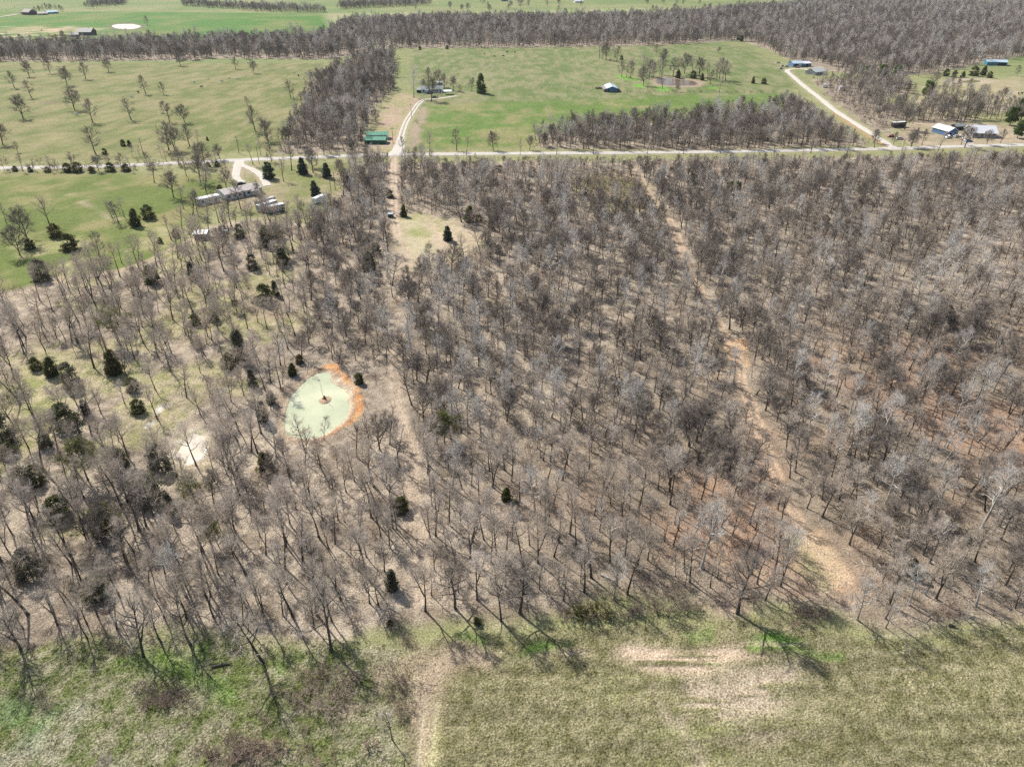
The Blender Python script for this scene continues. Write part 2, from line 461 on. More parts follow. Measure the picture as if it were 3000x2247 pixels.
put(pmask(wx2, wy2, V([(-200, 60), (150, 56), (230, 62), (140, 84), (-200, 88)]), 20) * sstep(.42, .62, n_w), C(.45, .36, .23))
put(pmask(wx, wy, V([(700, 30), (1000, 25), (1560, 15), (1560, 30), (1000, 45), (720, 60)]), 12), mixn(C(.22, .30, .10), C(.30, .29, .16), n_l))
put(pmask(wx, wy, V([(1690, 2), (2000, 1), (2000, 10), (1690, 14)]), 12), C(.20, .30, .10))
P_LL = V([(-400, 372), (470, 378), (480, 420), (430, 480), (400, 545), (260, 590), (0, 640), (-400, 680)])
put(pmask(wx, wy, P_LL, 4), mixn(C(.13, .17, .042), C(.25, .23, .10), n_m * .5 + n_l * .5, .42, .66), .3)
put(pmask(wx, wy, V([(480, 360), (760, 350), (735, 430), (700, 480), (560, 470), (480, 440)]), 3), mixn(C(.19, .205, .075), C(.32, .27, .165), n_m * .5 + n_l * .5), .3)
# woods floor
leaf = mixn(LITTER, LITTER2, n_m * .35 + n_f * .65, .3, .65)
leaf = leaf * (.82 + .36 * n_l[:, None])
m = pmask(wx, wy, MAIN, 2.5); put(m, leaf, .32)
red = mixn(LITTER, RED, fbm(x / 22, y / 22, 91), .45, .7)
put(m * pmask(wx2, wy2, V([(1150, 1000), (2212, 600), (3300, 700), (3300, 1450), (1200, 1350)]), 25) * .75, red)
for pl in (STRIP_N, LANEWOOD, BELT, RIGHTWOOD): put(pmask(wx, wy, pl, 4), leaf * .9, .3)
put(pmask(wx, wy, SPARSE[1], 10), mixn(C(.40, .33, .23), C(.32, .29, .16), n_l), .3)
put(pmask(wx, wy, V([(1925, 300), (1960, 265), (2212, 272), (2400, 280), (2400, 312), (2000, 318)]), 4), mixn(C(.30, .26, .16), C(.40, .32, .23), n_m), .3)
# grassy openings in the open wood
sav = pmask(wx, wy, SAVANNA, 6)
put(sav * sstep(.50, .64, fbm(x / 17, y / 17, 95)) * .75, mixn(C(.27, .27, .11), C(.40, .35, .2), n_f), .3)
put(pmask(wx, wy, CLEAR[7], 3.5) * .85, mixn(C(.26, .275, .10), C(.40, .345, .21), n_m * .5 + n_f * .5), .3)
put(pmask(wx, wy, CLEAR[0], 2.5), mixn(C(.33, .31, .16), C(.47, .38, .27), n_m * .6 + n_f * .4), .3)
put(pmask(wx, wy, V([(845, 475), (900, 465), (910, 500), (950, 540), (890, 560), (850, 510)]), 2) * .7, mixn(C(.27, .29, .11), C(.44, .40, .25), n_m), .3)
put(pmask(wx, wy, CLEAR[1], 5), mixn(C(.33, .27, .17), C(.27, .25, .11), n_m), .4)
put(pmask(wx, wy, CLEAR[3], 3) * .8, mixn(C(.36, .28, .19), C(.40, .345, .22), n_m), .3)
put(pmask(wx, wy, V([(1720, 1140), (1790, 1150), (1850, 1230), (1840, 1275), (1765, 1270), (1730, 1215)]), 1.8), mixn(C(.52, .36, .22), C(.42, .36, .2), n_m), .3)
put(pmask(wx, wy, CLEAR[4], 1.2), C(.55, .36, .2), .3)
# lane side strip and drive verge
put(pmask(wx, wy, V([(780, 335), (790, 285), (815, 240), (850, 205), (880, 200), (905, 215), (880, 260), (862, 310), (850, 333)]), 3), mixn(C(.40, .30, .22), C(.32, .29, .15), n_m), .3)
put(pmask(wx, wy, V([(885, 320), (888, 280), (905, 240), (920, 230), (912, 270), (905, 318)]), 3) * .8, C(.36, .27, .21), .3)
# foreground field
FIELD = V([(870, 1420), (1000, 1372), (1200, 1352), (1500, 1320), (1560, 1345), (1700, 1350), (1900, 1380), (2212, 1350), (2500, 1345), (3300, 1480), (3300, 2600), (600, 2600), (840, 1657), (850, 1500)])
fld = mixn(C(.165, .158, .07), C(.30, .272, .155), vnoise(x / .8, y / .8, 101) * .55 + n_f * .3 + n_m * .15, .25, .72)
fld = fld * (.70 + .60 * fbm(x / 22 + 3, (y - .05 * x) / 1.0, 99, 2))[:, None] 
put(pmask(wx, wy, FIELD, 2.0), fld, .95)
LEFTF = V([(-700, 1400), (0, 1395), (500, 1375), (700, 1380), (870, 1400), (850, 1500), (840, 1657), (600, 2600), (-700, 2600)])
lf = mixn(C(.145, .175, .055), C(.34, .315, .205), vnoise(x / .9, y / .9, 103) * .4 + n_f * .3 + n_m * .3, .3, .68)
put(pmask(wx, wy, LEFTF, 2.0), lf, 1.1)
put(pmask(wx, wy, V([(150, 1440), (400, 1420), (560, 1400), (680, 1420), (640, 1500), (560, 1560), (420, 1480), (250, 1470)]), 2.5) * sstep(.38, .55, n_m) * .7, C(.155, .26, .045))
put(pmask(wx, wy, V([(-50, 1480), (90, 1470), (110, 1540), (60, 1620), (-50, 1600)]), 3) * sstep(.4, .6, n_m) * .8, C(.12, .26, .06))
put(pmask(wx, wy, V([(640, 1430), (850, 1440), (820, 1520), (700, 1600), (690, 1700), (300, 1700), (520, 1600), (640, 1540)]), 3.5) * sstep(.40, .58, n_m) * .7, C(.33, .25, .19))
put(pmask(wx, wy, V([(0, 1500), (200, 1520), (520, 1560), (560, 1640), (300, 1700), (-100, 1700)]), 5) * sstep(.45, .6, n_l * .5 + n_m * .5) * .7, C(.40, .40, .31))
for pl, k in ((V([(1100, 1385), (1150, 1368), (1250, 1372), (1250, 1395), (1140, 1400)]), .9), (V([(1640, 1400), (1690, 1375), (1740, 1390), (1720, 1420), (1650, 1415)]), .95), (V([(1480, 1340), (1560, 1345), (1560, 1375), (1500, 1365)]), .5), (V([(1720, 1412), (1810, 1408), (1815, 1430), (1725, 1430)]), .6), (V([(1535, 1425), (1565, 1425), (1565, 1435), (1535, 1435)]), .9), (V([(1840, 1370), (1910, 1370), (1905, 1400), (1850, 1400)]), .7), (V([(370, 1375), (420, 1370), (430, 1400), (385, 1410)]), .8), (V([(990, 1375), (1060, 1370), (1060, 1390), (1000, 1395)]), .6)):
    put(pmask(wx, wy, pl, 1.2) * sstep(.3, .5, n_m) * k, BRIGHT, .5)
BR = smooth_line(V([(905, 1657), (915, 1560), (935, 1490), (965, 1450), (1000, 1425), (1060, 1412)]), 1)
put(lmask(wx, wy, BR[-22:], 1.5, 2.2) * .7, PINK, .3)
put(pmask(wx, wy, V([(1340, 1390), (1420, 1385), (1620, 1400), (1740, 1415), (1740, 1425), (1640, 1440), (1420, 1450), (1340, 1430)]), 1.5) * sstep(.36, .52, fbm(x / 14, y / 1.3, 99)) * .9, C(.54, .42, .31), .3)
put(pmask(wx, wy, V([(1170, 1410), (1290, 1410), (1270, 1450), (1130, 1460)]), 2) * sstep(.42, .6, fbm(x / 8, y / 1.6, 98)) * .7, C(.48, .37, .28), .3)
put(pmask(wx, wy, V([(1500, 1450), (1740, 1470), (1760, 1530), (1640, 1600), (1480, 1560)]), 3) * sstep(.36, .54, fbm(x / 7, y / 1.4, 97)) * .8, C(.48, .39, .30), .35)
put(pmask(wx, wy, V([(1300, 1480), (1460, 1500), (1760, 1600), (1700, 1657), (1400, 1657)]), 8) * sstep(.40, .6, fbm(x / 12, y / 2.5, 96)) * .45, C(.30, .31, .13), .5)
put(lmask(wx, wy, V([(1385, 1385), (1420, 1440), (1450, 1530), (1480, 1620), (1490, 1700)]), .45, .9) * .5 * sstep(.3, .55, n_m), C(.42, .35, .25), .3)
put(lmask(x, y, V([(1470, 1560), (1510, 1640), (1530, 1700)]), .4, .8) * .4, C(.42, .36, .26), .3)
put(pmask(wx, wy, V([(915, 1500), (945, 1500), (950, 1657), (910, 1657)]), 1.0) * sstep(.35, .6, n_w) * .6, C(.36, .37, .14))
for off in (-.9, .9):
    put(lmask(x + off, y, V([(930, 1520), (925, 1580), (918, 1657), (910, 1800)]), .3, .5) * .6, C(.47, .42, .27), .2)
for k, yy in enumerate(np.linspace(62, 84, 8)):
    put(lmask(x, y + (n_m - .5) * .8, np.array([[25., yy - 1], [75, yy + 3]]), .18, .35) * .35 * sstep(.45, .6, n_w), C(.45, .39, .28))
put(pmask(wx, wy, V([(860, 1420), (900, 1400), (1000, 1400), (960, 1450), (910, 1520), (870, 1480)]), 2.5) * .5, C(.45, .36, .26), .4)
# wheel tracks and worn ways
wav = (fbm(x / 6, y / 6, 31) - .5) * 1.2
def ruts(pl, gauge, half, col, k, base=None, bw=2.2, kb=.5):
    d = line_dist(x + wav, y, pl)
    if base is not None: put((1 - sstep(bw * .6, bw * 1.3, d)) * kb * (.6 + .8 * n_m), base, .25)
    put((1 - sstep(half * .7, half * 1.6, np.abs(d - gauge))) * k, col, .15)
ruts(TRACK1[:int(len(TRACK1) * .42)], 1.0, .5, C(.52, .42, .31), .9, PINK, 3.0, .55)
ruts(TRACK1[int(len(TRACK1) * .42):], 1.0, .4, C(.48, .385, .285), .55, C(.42, .335, .25), 2.0, .5)
ruts(TRACK2, .9, .45, C(.50, .37, .25), .7, C(.42, .31, .22), 1.8, .4)
ruts(TRACK3, .9, .4, DIRT, .8, C(.42, .35, .23), 2.2, .5)
ruts(TRACK4, .8, .4, DIRT, .5)
put((1 - sstep(1.0, 3.5, line_dist(x + wav, y, YARD_A))) * .6, C(.45, .36, .26), .2)
put((1 - sstep(3.2, 6.5, line_dist(x, y, ROAD))) * .6, C(.37, .31, .21), .3)
for pl, w in ((LOOP_A, 2.4), (LOOP_B, 2.4), (DRIVE_A, 2.6), (LANE, 3.2)):
    put((1 - sstep(w * .6, w * 1.6, line_dist(x, y, pl))) * .55, C(.45, .38, .28), .2)
put((1 - sstep(.6, 2.4, line_dist(x + 3.5, y + 1, LANE[:25]))) * .7, C(.46, .25, .12), .2)
# pond banks
put(pmask(x + (n_f - .5) * 1.6, y + (n_m - .5) * 1.6, BANK1, .8), mixn(C(.22, .155, .105), C(.34, .24, .165), n_f), .35)
put(pmask(x + (n_f - .5) * 1.2, y + (n_m - .5) * 1.2, ORANGE1, .5) * sstep(.16, .38, fbm(x / .9, y / .9, 51)), mixn(C(.50, .215, .075), C(.58, .34, .16), n_f), .3)
put(pmask(x + (n_f - .5), y + (n_m - .5), PALE1, .4) * sstep(.16, .4, fbm(x / .7, y / .7, 53)), C(.62, .54, .41), .15)
put(1 - sstep(.1, .8, np.abs(sd_poly(x, y, POND1))), C(.60, .52, .41), .1) if False else None
sdp = sd_poly(x, y, POND1)
put((1 - sstep(.5, 1.1, np.abs(sdp - 1.3))) * sstep(.2, .45, fbm(x / 1.2, y / 1.2, 58)) * .6, C(.30, .20, .135), .25)
put((1 - sstep(.3, .9, np.abs(sdp - .3))) * sstep(.2, .45, fbm(x / .8, y / .8, 57)) * .85, C(.52, .43, .31), .15)
put(pmask(x, y, POND1, .5), C(.40, .36, .25), .05)
put(pmask(x + (n_f - .5) * 1.5, y, BANK2, .8), mixn(C(.40, .37, .22), C(.5, .45, .34), n_f), .2)
put(pmask(x, y, V([(1205, 1010), (1300, 955), (1335, 900), (1345, 930), (1300, 985), (1220, 1020)], .4521, 0, 900), .4), C(.62, .62, .58), .05)
for zz in ([(1010, 690), (1020, 640), (1060, 640), (1040, 680)], [(930, 780), (980, 735), (1000, 735), (975, 780)], [(1075, 640), (1100, 625), (1095, 645)]):
    put(pmask(x, y, V(zz, .4521, 0, 900), .5) * .85, C(.66, .64, .60), .1)
put(pmask(wx, wy, BANK3, 3), C(.34, .26, .19), .2)
put(pmask(x, y, BANK4, 4), C(.20, .15, .11), .2)
put(pmask(wx, wy, V([(-40, 990), (200, 970), (420, 940), (900, 945), (1060, 985), (960, 1060), (500, 1075), (100, 1080)], .1388, 2760, 100), 8), C(.42, .35, .26), .2)
for zz in ([(260, 440), (330, 420), (530, 470), (530, 495), (350, 465)], [(500, 540), (600, 525), (620, 580), (540, 580)], [(740, 570), (900, 560), (960, 620), (860, 640), (780, 600)], [(1440, 570), (1540, 580), (1540, 600), (1440, 595)]):
    put(pmask(wx, wy, V(zz, .2351, 1740, 120), 4) * .8, C(.15, .36, .04), .3)
put(1 - sstep(1.0, 1.9, np.hypot((x - ISLE[0]) / 1.05, (y - ISLE[1]) / 1.25)), mixn(C(.40, .27, .17), C(.5, .38, .26), n_f), .2)
ih = np.hypot(x - ISLE[0], (y - ISLE[1]) / 1.2)
z = np.maximum(z, np.where(ih < 2.2, WATER_Z[0] + .35 - .16 * ih ** 1.6, -9))
# red earth patch by the pasture edge
put(pmask(wx, wy, V([(245, 655), (300, 645), (370, 655), (360, 680), (290, 685), (240, 680)], .4521), 3) * .6 * sstep(.4, .6, n_f), C(.23, .16, .12))
tint *= (.9 + .2 * vnoise(x / 1.3, y / 1.3, 44))[:, None]
ny, nx = X.shape
me = bpy.data.meshes.new('ground')
me.vertices.add(nx * ny)
me.vertices.foreach_set('co', np.stack([x, y, z], 1).ravel().astype(np.float32))
ii = (np.arange(ny - 1)[:, None] * nx + np.arange(nx - 1)[None]).ravel()
quads = np.stack([ii, ii + 1, ii + nx + 1, ii + nx], 1).ravel()
nq = len(ii)
me.loops.add(nq * 4); me.loops.foreach_set('vertex_index', quads.astype(np.int32))
me.polygons.add(nq)
me.polygons.foreach_set('loop_start', (np.arange(nq) * 4).astype(np.int32))
me.polygons.foreach_set('use_smooth', np.ones(nq, bool))
me.update(calc_edges=True)
ca = me.attributes.new('tint', 'FLOAT_COLOR', 'POINT')
ca.data.foreach_set('color', np.concatenate([np.clip(tint, 0, 1), np.ones((len(x), 1))], 1).ravel().astype(np.float32))
ra = me.attributes.new('rough', 'FLOAT', 'POINT')
ra.data.foreach_set('value', rough.astype(np.float32))
me.materials.append(M['ground'])
ground = link('ground', me)
prop(ground, 'fields, pasture and leaf littered wood floor of the farmland', 'ground', kind='structure')
GRID = (gx, gy, tint.reshape(ny, nx, 3), z.reshape(ny, nx))
def sample(px, py):
    i = np.clip(np.searchsorted(gx, px) - 1, 0, nx - 2); j = np.clip(np.searchsorted(gy, py) - 1, 0, ny - 2)
    return GRID[2][j, i]
def sample_z(px, py):
    i = np.clip(np.searchsorted(gx, px) - 1, 0, nx - 2); j = np.clip(np.searchsorted(gy, py) - 1, 0, ny - 2)
    u = ((px - gx[i]) / (gx[i + 1] - gx[i])); v = ((py - gy[j]) / (gy[j + 1] - gy[j]))
    Z = GRID[3]
    return (Z[j, i] * (1 - u) + Z[j, i + 1] * u) * (1 - v) + (Z[j + 1, i] * (1 - u) + Z[j + 1, i + 1] * u) * v
def sz(px, py): return float(sample_z(np.array([px]), np.array([py]))[0])

# ------------------------------------------------------------------ roads and water
def strip(name, pl, half, mat, label, cat, lift=.1, crown=.05, widths=None):
    d = np.gradient(pl, axis=0); d /= np.maximum(np.hypot(d[:, 0], d[:, 1]), 1e-6)[:, None]
    nrm = np.stack([-d[:, 1], d[:, 0]], 1)
    vs, fs = [], []
    for i, (p, q) in enumerate(zip(pl, nrm)):
        hw = half if widths is None else half * widths(i / (len(pl) - 1))
        hw *= 1 + .07 * math.sin(i * 1.7) + .05 * math.sin(i * .63)
        for k, t in enumerate((-1, -.55, 0, .55, 1)):
            c = p + q * hw * t
            vs.append((c[0], c[1], sz(*c) + lift + crown * (1 - t * t) - (.08 if abs(t) == 1 else 0)))
        if i:
            a = (i - 1) * 5
            for k in range(4): fs.append((a + k, a + k + 1, a + k + 6, a + k + 5))
    o = mesh_obj(name, vs, fs, mat, smooth=True)
    return prop(o, label, cat, kind='structure')

strip('road', ROAD, 3.1, M['road'], 'pale worn country road crossing between the wood and the pastures', 'road', .14)
DA = np.array(DRIVE_A)
dn = np.gradient(DA, axis=0); dn /= np.hypot(dn[:, 0], dn[:, 1])[:, None]; dn = np.stack([-dn[:, 1], dn[:, 0]], 1)
strip('driveway', DA[:12], 2.6, M['gravel'], 'pale gravel mouth of the farmhouse driveway at the road', 'driveway', .2, .02, lambda t: 1.5 - .7 * t)
for s in (-1, 1):
    strip('driveway', DA[4:] + dn[4:] * 1.15 * s, .72, M['gravel'], 'pale gravel wheel track of the driveway to the farmhouse', 'driveway', .18, .02)
strip('driveway', YARD_A, 1.3, M['gravel'], 'short gravel yard track before the farmhouse porch', 'driveway', .15, .02)
strip('driveway', LOOP_A, 1.7, M['gravel'], 'gravel loop arm curving to the parked dark car', 'driveway', .19, .02, lambda t: 1.5 - .6 * t)
strip('driveway', LOOP_B, 1.6, M['gravel'], 'gravel loop arm curving past the spruces to the mobile home', 'driveway', .22, .02, lambda t: 1.2 - .1 * t)
strip('lane', LANE, 2.2, M['gravel'], 'straight pale gravel lane running up beside the fenced pasture', 'lane', .17, .04)
strip('lane', LANE_B, 3.0, M['road'], 'pale lane leading to the dark roofed house', 'lane', .3, .05)
strip('lane', LANE_C, 3.0, M['gravel'], 'pale lane leading to the old barn', 'lane', .3, .05)
strip('driveway', HOUSE_DRIVE, 2.2, M['gravel'], 'short pale gravel drive by the big white roof', 'driveway', .2, .02)

def water(pl, zlev, mat, label):
    p = smooth_line(pl, 1.0, closed=True)
    c = p.mean(0); p = c + (p - c) * 1.004
    vs = [(a, b, zlev) for a, b in p]
    o = mesh_obj('pond_water', vs, [tuple(range(len(vs)))], mat)
    return prop(o, label, 'pond', kind='structure')
water(POND1, WATER_Z[0], M['water1'], 'milky green farm pond with an orange clay bank in the wood')
water(POND2, WATER_Z[1], M['water2'], 'small cream coloured mud pond in the open wood')
water(POND3, WATER_Z[2], M['water3'], 'brown pasture pond beside a row of bare trees')
water(POND4, WATER_Z[3], M['water4'], 'pale oval pond in the bright green far field')
water(POND5, WATER_Z[4], M['water5'], 'small olive green pond below a dark cedar row')

# ------------------------------------------------------------------ plant shapes
class MB:
    def __init__(s): s.v, s.f = [], []
    def tube(s, pts, rad, k=4):
        base = len(s.v); n = len(pts)
        for i, p in enumerate(pts):
            d = (pts[min(i + 1, n - 1)] - pts[max(i - 1, 0)])
            d = d.normalized() if d.length > 1e-6 else Vector((0, 0, 1))
            a = d.orthogonal().normalized(); b = d.cross(a)
            for j in range(k):
                t = 2 * math.pi * j / k
                s.v.append(p + (a * math.cos(t) + b * math.sin(t)) * rad[i])
        for i in range(n - 1):
            for j in range(k):
                s.f.append((base + i * k + j, base + i * k + (j + 1) % k, base + (i + 1) * k + (j + 1) % k, base + (i + 1) * k + j))
        s.f.append(tuple(base + (n - 1) * k + j for j in range(k)))
    def ribbon(s, pts, w):
        n = len(pts); base = len(s.v)
        side = (pts[-1] - pts[0]).cross(rvec()).normalized()
        for i, p in enumerate(pts):
            q = side * (w[i] / 2); s.v += [p - q, p + q]
        for i in range(n - 1): s.f.append((base + 2 * i, base + 2 * i + 1, base + 2 * i + 3, base + 2 * i + 2))
    def twig(s, p, d, l, w):
        q = d.cross(rvec()).normalized() * (w / 2); b = len(s.v)
        s.v += [p - q, p + q, p + d * l]; s.f.append((b, b + 1, b + 2))
    def spike(s, p, d, l, w):
        a = d.cross(rvec()).normalized() * (w / 2); c = d.cross(a); b = len(s.v)
        s.v += [p + a, p - a * .5 + c * .87, p - a * .5 - c * .87, p + d * l]
        s.f += [(b, b + 1, b + 3), (b + 1, b + 2, b + 3), (b + 2, b, b + 3)]
    def box(s, x0, x1, y0, y1, z0, z1):
        b = len(s.v)
        s.v += [Vector(c) for c in ((x0, y0, z0), (x1, y0, z0), (x1, y1, z0), (x0, y1, z0), (x0, y0, z1), (x1, y0, z1), (x1, y1, z1), (x0, y1, z1))]
        s.f += [tuple(b + i for i in q) for q in ((3, 2, 1, 0), (4, 5, 6, 7), (0, 1, 5, 4), (1, 2, 6, 5), (2, 3, 7, 6), (3, 0, 4, 7))]
        return s
    def mesh(s, name, mat, smooth=False):
        me = bpy.data.meshes.new(name)
        me.from_pydata([tuple(v) for v in s.v], [], s.f)
        me.materials.append(mat)
        if smooth: me.polygons.foreach_set('use_smooth', [True] * len(me.polygons))
        me.update(); return me
    def obj(s, name, mat, parent=None): return link(name, s.mesh(name, mat), parent)

R = random.Random(11)
def rvec():
    while True:
        v = Vector((R.uniform(-1, 1), R.uniform(-1, 1), R.uniform(-1, 1)))
        if .05 < v.length < 1: return v.normalized()
def grow(p, d, L, nseg, wig, up):
    pts = [p.copy()]; d = d.normalized()
    for i in range(nseg):
        d = (d + rvec() * wig + Vector((0, 0, up))).normalized()
        p = p + d * (L / nseg); pts.append(p.copy())
    return pts
def along(pts, t):
    k = t * (len(pts) - 1); i = min(int(k), len(pts) - 2)
    return pts[i].lerp(pts[i + 1], k - i), (pts[i + 1] - pts[i]).normalized()
def off_dir(d, ang):
    return (d * math.cos(ang) + d.cross(rvec()).normalized() * math.sin(ang)).normalized()

def bare_tree(H, clear, spread, nl=10, nb=6, nbl=5, nt=6, lean=.05, tw=.0125, thick=1.0, low_angle=30, fork=False, sunlit_limbs=False):
    """trunk + limbs in one shape, branches + twigs (the crown) in another"""
    T, Cw = MB(), MB()
    r0 = (.0145 * H + .035) * thick
    stems = []
    tr = grow(Vector((0, 0, -.3)), Vector((R.uniform(-lean, lean), R.uniform(-lean, lean), 1)), H * .84, 8, .07, .05)
    rr = [r0 * 1.35] + [r0 * (1 - .88 * (i / 8)) for i in range(1, 9)]
    T.tube(tr, rr, 6); stems.append((tr, clear, 1.0, r0, nl))
    if fork:
        a, d = along(tr, clear * R.uniform(.5, .8))
        f = grow(a, off_dir(d, .38), H * .6, 6, .1, .12)
        T.tube(f, [r0 * .7 * (1 - .9 * i / 6) for i in range(7)], 5); stems.append((f, .25, .85, r0 * .7, nl - 3))
    for st, c, sc, rs, n in stems:
        az = R.uniform(0, 6.28)
        for i in range(n):
            t = c + (1 - c) * ((i + .5) / n) ** .9 * .98
            p, d = along(st, min(t, .995))
            az += 2.4 + R.uniform(-.5, .5)
            el = math.radians(low_angle + (72 - low_angle) * ((t - c) / (1 - c)) ** 1.2 + R.uniform(-10, 10))
            dr = Vector((math.cos(az) * math.cos(el), math.sin(az) * math.cos(el), math.sin(el)))
            u = (t - c) / (1 - c)
            L = spread * sc * R.uniform(.75, 1.2) * (1.0 - .45 * u ** 1.5) * (.75 + .5 * min(u * 3, .5))
            lp = grow(p, dr, L, 5, .22, .07)
            rl = rs * .56 * (1 - .5 * t)
            (Cw if sunlit_limbs and t > c + .3 * (1 - c) else T).tube(lp, [rl * (1 - .8 * k / 5) + .012 for k in range(6)], 4)  # upper limbs take the light crown colour, painting in sunlit lichen
            for _ in range(nb):
                tb = R.uniform(.22, 1.0); q, e = along(lp, tb)
                bd = off_dir(e, R.uniform(.45, 1.05)); bd.z += .15
                Lb = L * R.uniform(.38, .62) * (1.15 - .5 * tb)
                bp = grow(q, bd, Lb, 3, .25, .06)
                rb = max(.02, rl * .5 * (1 - .5 * tb))
                Cw.tube(bp, [rb, rb * .75, rb * .55, rb * .3], 3)
                for _ in range(nbl):
                    tc = R.uniform(.15, 1.0); q2, e2 = along(bp, tc)
                    Lc = Lb * R.uniform(.4, .75)
                    cp = grow(q2, off_dir(e2, R.uniform(.4, 1.0)), Lc, 2, .25, .05)
                    Cw.tube(cp, [tw * .9, tw * .75, tw * .4], 3)
                    for _ in range(nt):
                        q3, e3 = along(cp, R.uniform(.05, 1.0))
                        Cw.spike(q3, off_dir(e3, R.uniform(.3, .9)), R.uniform(.4, 1.0) * min(1.2, .5 + H / 20), tw)
    return T, Cw

def shrub(H, W, stems=9, nb=5, nt=9, tw=.03):
    Cw = MB()
    for i in range(stems):
        az = R.uniform(0, 6.28); rad = R.uniform(0, W * .25)
        p = Vector((math.cos(az) * rad, math.sin(az) * rad, -.1))
        d = Vector((math.cos(az) * R.uniform(.1, .8), math.sin(az) * R.uniform(.1, .8), 1))
        st = grow(p, d, H * R.uniform(.7, 1.05), 4, .2, .05)
        Cw.tube(st, [.03, .024, .018, .012, .006], 3)
        for _ in range(nb):
            q, e = along(st, R.uniform(.2, 1)); b = grow(q, off_dir(e, R.uniform(.4, 1.0)), H * R.uniform(.25, .45), 2, .3, .05)
            Cw.tube(b, [tw * .5, tw * .4, tw * .2], 3)
            for _ in range(nt):
                q2, e2 = along(b, R.uniform(.1, 1)); Cw.spike(q2, off_dir(e2, R.uniform(.3, 1.0)), R.uniform(.25, .6) * H * .25 + .15, tw)
    return Cw

def conifer(H, W, n=2600, kind='cedar', leaf=.34):
    """dense evergreen: short trunk and many overlapping sprays in whorled, ragged tiers"""
    T, Cw = MB(), MB()
    T.tube([Vector((0, 0, -.3)), Vector((.03, 0, H * .3)), Vector((0, .04, H * .7)), Vector((0, 0, H * .95))], [.03 * H, .02 * H, .012 * H, .01], 5)
    ph = [R.uniform(0, 6.28) for _ in range(6)]
    boughs = []
    nb = int(34 + H * 3)
    for i in range(nb):
        h = R.uniform(.0, 1) ** 1.35 if kind != 'pine' else R.uniform(.22, 1)
        az = R.uniform(0, 6.28)
        if kind == 'cedar': prof = (1 - h) ** .5 * (.75 + .25 * min(1, h * 7)) * (.85 + .15 * math.sin(az * 3 + ph[0]) * math.sin(h * 11 + ph[1]))
        elif kind == 'spruce': prof = (1 - h) ** .85
        elif kind == 'round': prof = math.sqrt(max(0.02, 1 - max(0, h - .3) ** 2 / .5))
        else: prof = math.sqrt(max(0.02, 1 - ((h - .55) / .5) ** 2))
        boughs.append((h, az, prof * R.uniform(.55, 1.25)))
    for k in range(n):
        h, az, pr = boughs[k % nb]
        if kind != 'pine' and k % 4 == 0: az, pr = R.uniform(0, 6.28), pr * .8
        r = W * .5 * pr * R.uniform(.35, 1.0) ** .55
        a = az + R.gauss(0, .28) / max(.35, pr)
        hz = h * H + R.gauss(0, .035) * H + (.10 * r if kind == 'cedar' else -.12 * r)
        p = Vector((math.cos(a) * r, math.sin(a) * r, max(.05, min(H, hz))))
        out = Vector((math.cos(a), math.sin(a), .75 if kind != 'spruce' else .2)) + rvec() * .9
        Cw.twig(p, out.normalized(), leaf * R.uniform(.7, 1.5), leaf * R.uniform(.5, .95))
    return T, Cw

# ------------------------------------------------------------------ prototypes: (trunk mesh, crown mesh, nominal height)
def pack(shape, mt, mc, H):
    T, Cw = shape
    return (T.mesh('trunk', mt, True), Cw.mesh('crown', mc), H)
PROTO = {}
PROTO['wood'] = [pack(bare_tree(H, min(.6, c + .04), s, nl, 6, 5, 5, lean=.09, fork=fk, sunlit_limbs=True), M['bark'], M['twig'], H) for H, c, s, nl, fk in
                 ((14, .46, 3.6, 10, False), (13, .5, 3.2, 9, True), (15, .52, 3.4, 10, False), (12, .42, 3.5, 10, False), (13.5, .45, 4.0, 11, True), (14.5, .55, 3.0, 9, False), (11.5, .45, 3.0, 9, False), (13, .38, 3.9, 11, False), (12.5, .5, 3.4, 10, True), (15.5, .5, 4.2, 12, False), (10, .3, 3.8, 11, True), (14, .55, 2.0, 9, False), (9, .35, 3.4, 10, False), (13, .3, 2.6, 12, False))]
PROTO['open'] = [pack(bare_tree(H, c, s, nl, 7, 6, 6, lean=.07, tw=.023, low_angle=12, thick=1.3, fork=fk), M['bark'], M['twig_backlit'], H) for H, c, s, nl, fk in
                 ((13, .28, 4.6, 13, False), (12, .25, 4.8, 13, True), (14, .3, 4.2, 13, False), (11, .27, 4.0, 12, False), (10, .3, 4.2, 12, True))]
PROTO['lean'] = [pack(bare_tree(H, c, s, nl, 6, 5, 5, lean=.28, low_angle=18, thick=1.15, fork=fk), M['bark'], M['twig'], H) for H, c, s, nl, fk in
                 ((12.5, .36, 4.2, 11, False), (11.5, .34, 4.4, 11, True), (13, .4, 4.0, 11, False), (12, .38, 4.6, 12, False))]
def recolour(pk, mc):
    c = pk[1].copy(); c.materials.clear(); c.materials.append(mc); return (pk[0], c, pk[2])
PROTO['far'] = [recolour(q, M['twig_backlit']) for q in PROTO['wood']]  # same wood shapes, backlit shade put into the crown colour
PROTO['pale'] = [pack(bare_tree(H, .35, s, 12, 6, 5, 6, lean=.1, low_angle=25, thick=1.1), M['pale_bark'], M['pale_twig'], H) for H, s in ((17, 4.8), (15, 4.6))]
PROTO['bud'] = [pack(bare_tree(H, .32, s, 13, 7, 6, 8, tw=.05, low_angle=20), M['bark'], M['bud'], H) for H, s in ((10, 4.2), (9, 4.0))]
PROTO['sapling'] = [pack(bare_tree(H, .3, s, 7, 4, 3, 4, tw=.024, thick=.65), M['bark'], M['twig'], H) for H, s in ((5.5, 1.6), (4.5, 1.5), (7, 1.8), (6.2, 1.4))]
